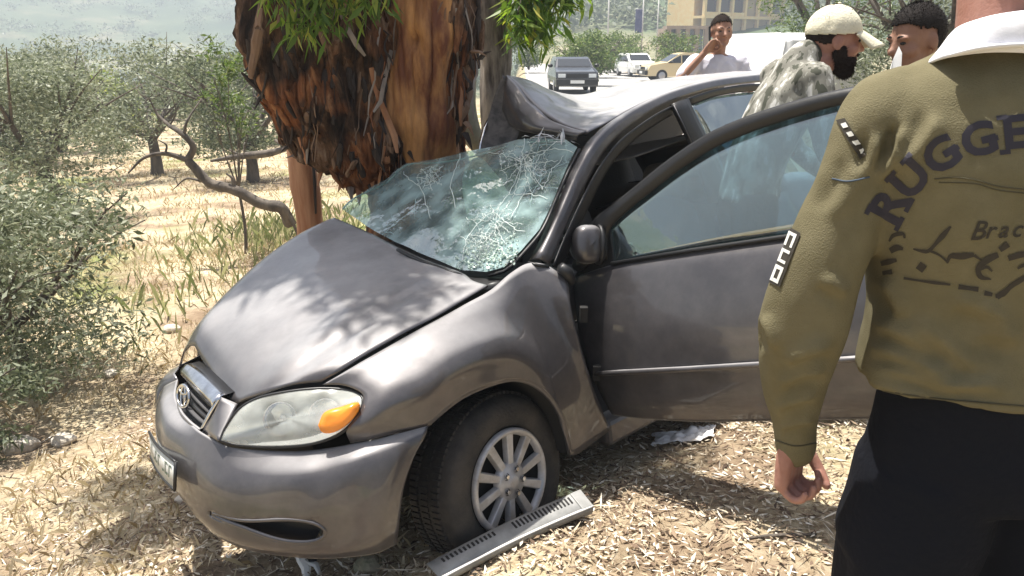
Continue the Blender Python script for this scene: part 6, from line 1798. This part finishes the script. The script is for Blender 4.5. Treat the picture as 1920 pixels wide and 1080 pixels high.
# folds in the cloth: ridges running along lines on the back and sleeve
folds = [((1705, 232), (1652, 345), .010, .014), ((1690, 240), (1672, 300), .008, .010), ((1760, 215), (1690, 330), .009, .018), ((1640, 250), (1622, 330), .009, .012), ((1610, 300), (1560, 420), .006, .02), ((1655, 520), (1700, 600), .008, .02), ((1640, 600), (1760, 660), .010, .018), ((1630, 650), (1800, 700), .010, .016), ((1625, 690), (1900, 735), .009, .014), ((1615, 715), (1760, 752), .008, .012), ((1540, 520), (1590, 560), .008, .014), ((1430, 590), (1450, 660), .008, .014), ((1470, 680), (1560, 640), .010, .016), ((1460, 720), (1550, 690), .010, .014), ((1455, 765), (1535, 742), .008, .012), ((1460, 805), (1530, 790), .007, .010), ((1780, 560), (1900, 600), .007, .02), ((1830, 620), (1920, 640), .007, .02), ((1700, 600), (1850, 690), .008, .02)]
me_ = bpy.data.meshes.new('tmp'); me_.from_pydata(v.tolist(), [], f); nr = np.empty(len(v) * 3, np.float32); me_.vertex_normals.foreach_get('vector', nr); nr = nr.reshape(-1, 3).astype(float); bpy.data.meshes.remove(me_)
g = v - EYE; dd = g @ FW; X2 = np.c_[960 + F * (g @ RT) / dd, 540 - F * (g @ UP) / dd]
disp = np.zeros(len(v))
for (a, b, amp, wid) in folds:
    a, b = np.array(a, float), np.array(b, float); L = np.linalg.norm(b - a); u = (b - a) / L
    t = (X2 - a) @ u; s = (X2 - a) @ np.array([-u[1], u[0]]) + 6 * np.sin(t / 30.)
    w_ = wid * 900; amp = amp * 1.9
    disp += amp * np.exp(-(s / w_)**2) * sstep(-.05 * L, .25 * L, t) * (1 - sstep(.7 * L, 1.05 * L, t)) - amp * .6 * np.exp(-((s - 1.8 * w_) / w_)**2) * sstep(0, .25 * L, t) * (1 - sstep(.7 * L, L, t))
disp *= (nr[:, 1] < .3)
disp += np.array([.007 * noise.noise((q[0] * 7, q[1] * 7, q[2] * 6)) + .004 * noise.noise((q[0] * 20, q[1] * 20, q[2] * 12)) for q in v])
v = v + nr * disp[:, None]
# skin body under the clothes: head and neck, forearm and fist
rb = np.array([onY(CX, 760, YB)[0], YB, 0.]); rb[2] = drop_z(rb[0], rb[1])
nk0 = onY(1880, 70, 1.50)
HRm = rotz(math.pi / 2 + .25) @ roty(.12)
hd0 = nk0 + np.array([0, .05, .09])
bodyp = [xf(p, HRm, hd0) for p in head_parts()]
bodyp.append(chain([nk0 + (0, 0, -.12), nk0 + (0, .02, 0), hd0 + (0, 0, .05)], [.075, .070, .068], 16, 12))
wr_ = onY(1493, 832, 1.62)
bodyp += [chain([onY(1508, 595, 1.52), onY(1490, 720, 1.58), wr_], [.04, .036, .030], 12, 12)]
bodyp.append(hand(wr_ + np.array([-.012, 0, .016]), (.03, .0, -1), (.72, -.69, 0), 1.2, 1.24, -1, .84))
bodyp.append(chain([onY(1690, 190, 1.52), onY(1613, 300, 1.50), onY(1541, 500, 1.50), onY(1508, 595, 1.52)], [.045, .05, .05, .04], 12, 14))
bodyp.append((torso_[0] * .86 + np.array([onY(CX, 400, YB)[0], YB, 1.25]) * .14, torso_[1]))
hipz = onY(CX, 770, YB)[2]
for s in (-1, 1):
    hx = onY(CX, 770, YB)[0]
    bodyp.append(chain([(hx + s * .10, YB, hipz), (hx + s * .13, YB + .02, .55), (hx + s * .16, YB + .02, rb[2] + .09)], [.08, .055, .04], 12, 14))
v2, f2 = remesh(*merge(*bodyp), .0048, 2, .4)
man = mesh('person', v2, f2, SK2, org=rb)
props(man, 'person in olive long-sleeved printed shirt and dark trousers with back turned at right', 'person')
mesh('shirt', v, f, M_OLIVES, man)
SB = BVHTree.FromPolygons(v.tolist(), f)


def on_shirt(px, py, off=.0015):
    r = ray(px, py); h = SB.ray_cast(Vector(EYE), Vector(r).normalized())
    if h[0] is None: return None
    nn = np.array(h[1]); nn = nn if np.dot(nn, r) < 0 else -nn
    return np.array(h[0]) + nn * off


M_PRINT = mat('print_navy', (.022, .020, .032), .8)
M_PRINT2 = mat('print_black', (.03, .025, .018), .85)
M_PRINTW = mat('print_white', (.62, .62, .58), .8)


def print_on(name, polys, m, parent, off=.0018):
    """flat print: 2-D triangles (picture of the design) laid on the cloth"""
    bm = bmesh.new()
    for tri in polys:
        vs = [bm.verts.new((x, y, 0)) for x, y in tri]
        try: bm.faces.new(vs)
        except ValueError: pass
    bmesh.ops.remove_doubles(bm, verts=bm.verts, dist=.01)
    for _ in range(3):
        ed = [e for e in bm.edges if e.calc_length() > 9]
        if not ed: break
        bmesh.ops.subdivide_edges(bm, edges=ed, cuts=1); bmesh.ops.triangulate(bm, faces=bm.faces[:])
    bad = []
    for q in bm.verts:
        p = on_shirt(q.co.x, q.co.y, off)
        if p is None: bad.append(q)
        else: q.co = tuple(p)
    bmesh.ops.delete(bm, geom=bad, context='VERTS')
    bm.verts.index_update()
    V = [tuple(q.co) for q in bm.verts]; Fc = [[q.index for q in fc.verts] for fc in bm.faces]; bm.free()
    if Fc: return mesh(name, V, Fc, m, parent, smooth=False)


def glyph(ch, size, offset=.0, shear=0.0):
    c = bpy.data.curves.new('g', 'FONT'); c.body = ch; c.size = size; c.align_x = 'CENTER'; c.align_y = 'CENTER'; c.offset = offset; c.shear = shear; c.resolution_u = 3
    o = bpy.data.objects.new('g', c); COL.objects.link(o)
    dg = bpy.context.evaluated_depsgraph_get(); me = bpy.data.meshes.new_from_object(o.evaluated_get(dg))
    me.calc_loop_triangles()
    T = [[(me.vertices[i].co.x, me.vertices[i].co.y) for i in t.vertices] for t in me.loop_triangles]
    bpy.data.objects.remove(o); bpy.data.curves.remove(c); bpy.data.meshes.remove(me)
    return T


def place(T, px, py, ang, sx_=1.0):
    ca, sa = math.cos(ang), math.sin(ang)
    return [[(px + (x * sx_ * ca - y * sa), py - (x * sx_ * sa + y * ca)) for x, y in t] for t in T]


def rect(x0, y0, x1, y1): return [[(x0, y0), (x1, y0), (x1, y1)], [(x0, y0), (x1, y1), (x0, y1)]]


logo = empty('back_print', on_shirt(1800, 300)); logo.parent = man; logo.location = tuple(on_shirt(1800, 300) - ORG[man.name]); 
ser = {'R': [(-23, -29, -3, -22), (5, -29, 25, -22), (-23, 22, -8, 29)], 'U': [(-25, 22, -6, 29), (6, 22, 25, 29)], 'E': [(-22, -29, -8, -22), (-22, 22, -8, 29)], 'D': [(-24, -29, -10, -22), (-24, 22, -10, 29)], 'G': [(6, -6, 25, 2)]}
for ch, px, py, ang in (('R', 1667, 388, 62), ('U', 1708, 336, 47), ('G', 1766, 292, 33), ('G', 1836, 264, 14), ('E', 1902, 251, 6), ('D', 1966, 254, -8)):
    T = glyph(ch, 84, 3.0) + [t for r_ in ser[ch] for t in rect(*[1.27 * c_ for c_ in r_])]
    o = print_on('letter', place(T, px, py, math.radians(ang), 1.12), M_PRINT, logo)


def stroke(pts, w_):
    p = np.array(pts, float); q = cr(p, max(6, 4 * len(p)))
    ws = np.interp(np.linspace(0, 1, len(q)), np.linspace(0, 1, len(w_)), w_)
    t = np.gradient(q, axis=0); t /= np.linalg.norm(t, axis=1, keepdims=True) + 1e-9; nn = np.c_[-t[:, 1], t[:, 0]]
    ws = ws * 1.25
    a, b = q + nn * ws[:, None] / 2, q - nn * ws[:, None] / 2
    out = []
    for i in range(len(q) - 1): out += [[tuple(a[i]), tuple(b[i]), tuple(b[i + 1])], [tuple(a[i]), tuple(b[i + 1]), tuple(a[i + 1])]]
    return out


for pts, w_ in [([(1713, 466), (1728, 470), (1741, 470), (1760, 450), (1783, 424)], (2, 6, 5, 9, 3)), ([(1745, 470), (1762, 478), (1776, 490)], (4, 3, 3)), ([(1826, 478), (1838, 486), (1846, 490)], (5, 3, 4)), ([(1776, 493), (1782, 480), (1800, 480), (1826, 477)], (3, 8, 10, 6)), ([(1871, 477), (1850, 487), (1834, 502), (1838, 518), (1858, 523)], (8, 11, 8, 8, 2)), ([(1874, 468), (1890, 457)], (8, 10)), ([(1890, 484), (1919, 476), (1940, 476)], (8, 9, 6)), ([(1940, 492), (1918, 497), (1907, 503)], (4, 6, 3)), ([(1930, 515), (1899, 533), (1882, 547), (1868, 557)], (6, 8, 7, 9)), ([(1866, 557), (1880, 553), (1894, 541)], (3, 5, 2)),
              ([(1695, 521), (1720, 525), (1741, 528), (1782, 533)], (4, 3, 5, 3)), ([(1797, 537), (1816, 540), (1834, 542)], (8, 6, 8)), ([(1845, 549), (1860, 552)], (8, 6)), ([(1668, 452), (1676, 441), (1694, 438), (1697, 446)], (3, 6, 6, 3)), ([(1670, 470), (1682, 464), (1694, 466)], (9, 10, 4)), ([(1653, 494), (1668, 490), (1682, 487)], (7, 9, 5)), ([(1656, 512), (1674, 509)], (6, 8)), ([(1722, 496), (1734, 505)], (12, 12)), ([(1838, 505), (1850, 500), (1860, 508)], (3, 5, 3))]:
    print_on('script_stroke', stroke(pts, w_), M_PRINT2, logo)
for i, ch in enumerate('Bract'):
    print_on('script_letter', place(glyph(ch, 50 if i == 0 else 44, .5, .45), 1830 + i * 25 - (0 if i == 0 else 2), 434 - i * 1.2, .04), M_PRINT2, logo)


def seam(pts, r, m, parent=man, name='seam'):
    q = cr(np.array(pts, float), 40); P3 = [on_shirt(x, y, r * .3) for x, y in q]; P3 = [p for p in P3 if p is not None]
    v_, f_ = tube(P3, r, 5); return mesh(name, v_, f_, m, parent)


M_SEAM = mat('seam_dark', (.07, .06, .03), .9)
seam([(1752, 336), (1790, 333), (1830, 338), (1868, 349), (1925, 356)], .0016, M_SEAM)
seam([(1760, 342), (1830, 345), (1868, 356), (1925, 363)], .0012, M_SEAM)
seam([(1560, 335), (1590, 340), (1630, 332)], .0018, mat('seam_blue', (.05, .07, .10), .9))
seam([(1607, 722), (1680, 737), (1780, 750), (1925, 762)], .0022, M_SEAM)
seam([(1456, 826), (1490, 836), (1534, 830)], .0022, M_SEAM)
# sleeve badge and shoulder tab
def quadgrid(c): return [[c[0], c[1], c[2]], [c[0], c[2], c[3]]]
badge = print_on('sleeve_badge', quadgrid([(1480, 424), (1503, 438), (1464, 538), (1437, 528)]), M_PRINT2, man, .003)
for k, (t0, t1) in enumerate(((.05, .30), (.36, .60), (.66, .95))):
    a, b = np.array([1484, 428.]), np.array([1444, 530.]); w_ = np.array([16, 8.])
    P_ = lambda t, s: tuple(a + (b - a) * t + w_ * s)
    for s0, s1, u0, u1 in ((.05, .95, 0, .22), (.05, .3, 0, 1), (.7, .95, .2 * (k % 2), 1), (.1, .9, .78, 1)):
        if (k + int(u0 * 10)) % 4 == 3: continue
        print_on('badge_mark', quadgrid([P_(t0 + (t1 - t0) * u0, s0), P_(t0 + (t1 - t0) * u0, s1), P_(t0 + (t1 - t0) * u1, s1), P_(t0 + (t1 - t0) * u1, s0)]), M_PRINTW, badge, .0042)
tab = print_on('shoulder_tab', quadgrid([(1570, 226), (1586, 222), (1626, 292), (1612, 300)]), M_PRINT2, man, .003)
for k in range(4):
    t = .08 + k * .24; a, b = np.array([1576, 228.]), np.array([1616, 294.]); w_ = np.array([9., -3.])
    print_on('tab_mark', quadgrid([tuple(a + (b - a) * t), tuple(a + (b - a) * t + w_), tuple(a + (b - a) * (t + .12) + w_), tuple(a + (b - a) * (t + .12))]), M_PRINTW, tab, .0042)
# white collar of the undershirt standing round the neck, and the olive neckline
cl0 = [onY(1738, 120, 1.50), onY(1775, 108, 1.44), onY(1830, 100, 1.405), onY(1885, 98, 1.40), onY(1950, 102, 1.405), onY(2010, 118, 1.46)]
cl1 = [onY(1752, 104, 1.51), onY(1788, 72, 1.455), onY(1836, 56, 1.42), onY(1885, 48, 1.41), onY(1945, 46, 1.42), onY(1995, 66, 1.48)]
cl2 = [onY(1764, 92, 1.52), onY(1794, 54, 1.475), onY(1840, 36, 1.445), onY(1885, 26, 1.435), onY(1940, 22, 1.445), onY(1985, 46, 1.50)]
cl3 = [onY(1776, 96, 1.53), onY(1806, 62, 1.49), onY(1846, 44, 1.465), onY(1885, 36, 1.455), onY(1935, 32, 1.465), onY(1975, 54, 1.51)]
M_COLL = mat('white_collar', (.66, .66, .69), .85, bump=.2, bscale=40)
panel('white_collar', loft([cl0, cl1, cl2, cl3], 40, 16), M_COLL, man, solid=.004)
v_, f_ = tube(np.array(cr([onY(1782, 104, 1.425), onY(1830, 92, 1.395), onY(1885, 86, 1.388), onY(1950, 84, 1.40)], 24)), [.004] + [.010] * 22 + [.004], 8, flat=.45); mesh('collar_fold', v_, f_, M_COLL, man)
# hair at the nape is above the picture: short crop
v_, f_ = ell((-.012, 0, .135), (.104, .082, .106), 24, 36); kp = [q for q in f_ if v_[list(q)].mean(0)[2] > .16 or (v_[list(q)].mean(0)[0] < -.02 and v_[list(q)].mean(0)[2] > .08)]
mesh('hair', *xf((v_, kp), HRm, hd0), mat('hair_cropped', (.05, .035, .028), .7), man, solid=.004)
# trousers and shoes
hx = onY(CX, 770, YB)[0]
rowsT = [(onY(CX, 690, YB - .14)[2], .243, .145), (onY(CX, 790, YB)[2], .258, .158), (onY(CX, 850, YB)[2], .268, .165), (onY(CX, 900, YB)[2], .275, .160)]
V = []
for z, a, b in rowsT:
    for j in range(32): q = 2 * math.pi * j / 32; V.append((hx + a * math.cos(q), YB + b * math.sin(q), z))
hipm = (np.array(V), grid_faces(4, 32, close_v=True) + [tuple(range(32)), tuple(range(96, 128))])
z9 = rowsT[-1][0]
lg = [chain([(hx + s * .125, YB, z9 + .04), (hx + s * .145, YB + .0, z9 - .18), (hx + s * .155, YB + .02, .35), (hx + s * .16, YB + .02, rb[2] + .07)], [.150, .155, .130, .115], 20, 24) for s in (-1, 1)]
v3, f3 = remesh(*merge(hipm, *lg), .012, 5)
v3 = np.array([q + np.array([0, -1, 0]) * (.006 * noise.noise((q[0] * 12, q[1] * 4, q[2] * 4)) + .008 * noise.noise((q[0] * 4, q[1] * 4, q[2] * 9))) for q in v3])
mesh('trousers', v3, f3, M_JEANS, man)
for s in (-1, 1): mesh('shoe', *ell((hx + s * .16, YB + .06, rb[2] + .045), (.052, .145, .055)), M_SHOE, man)
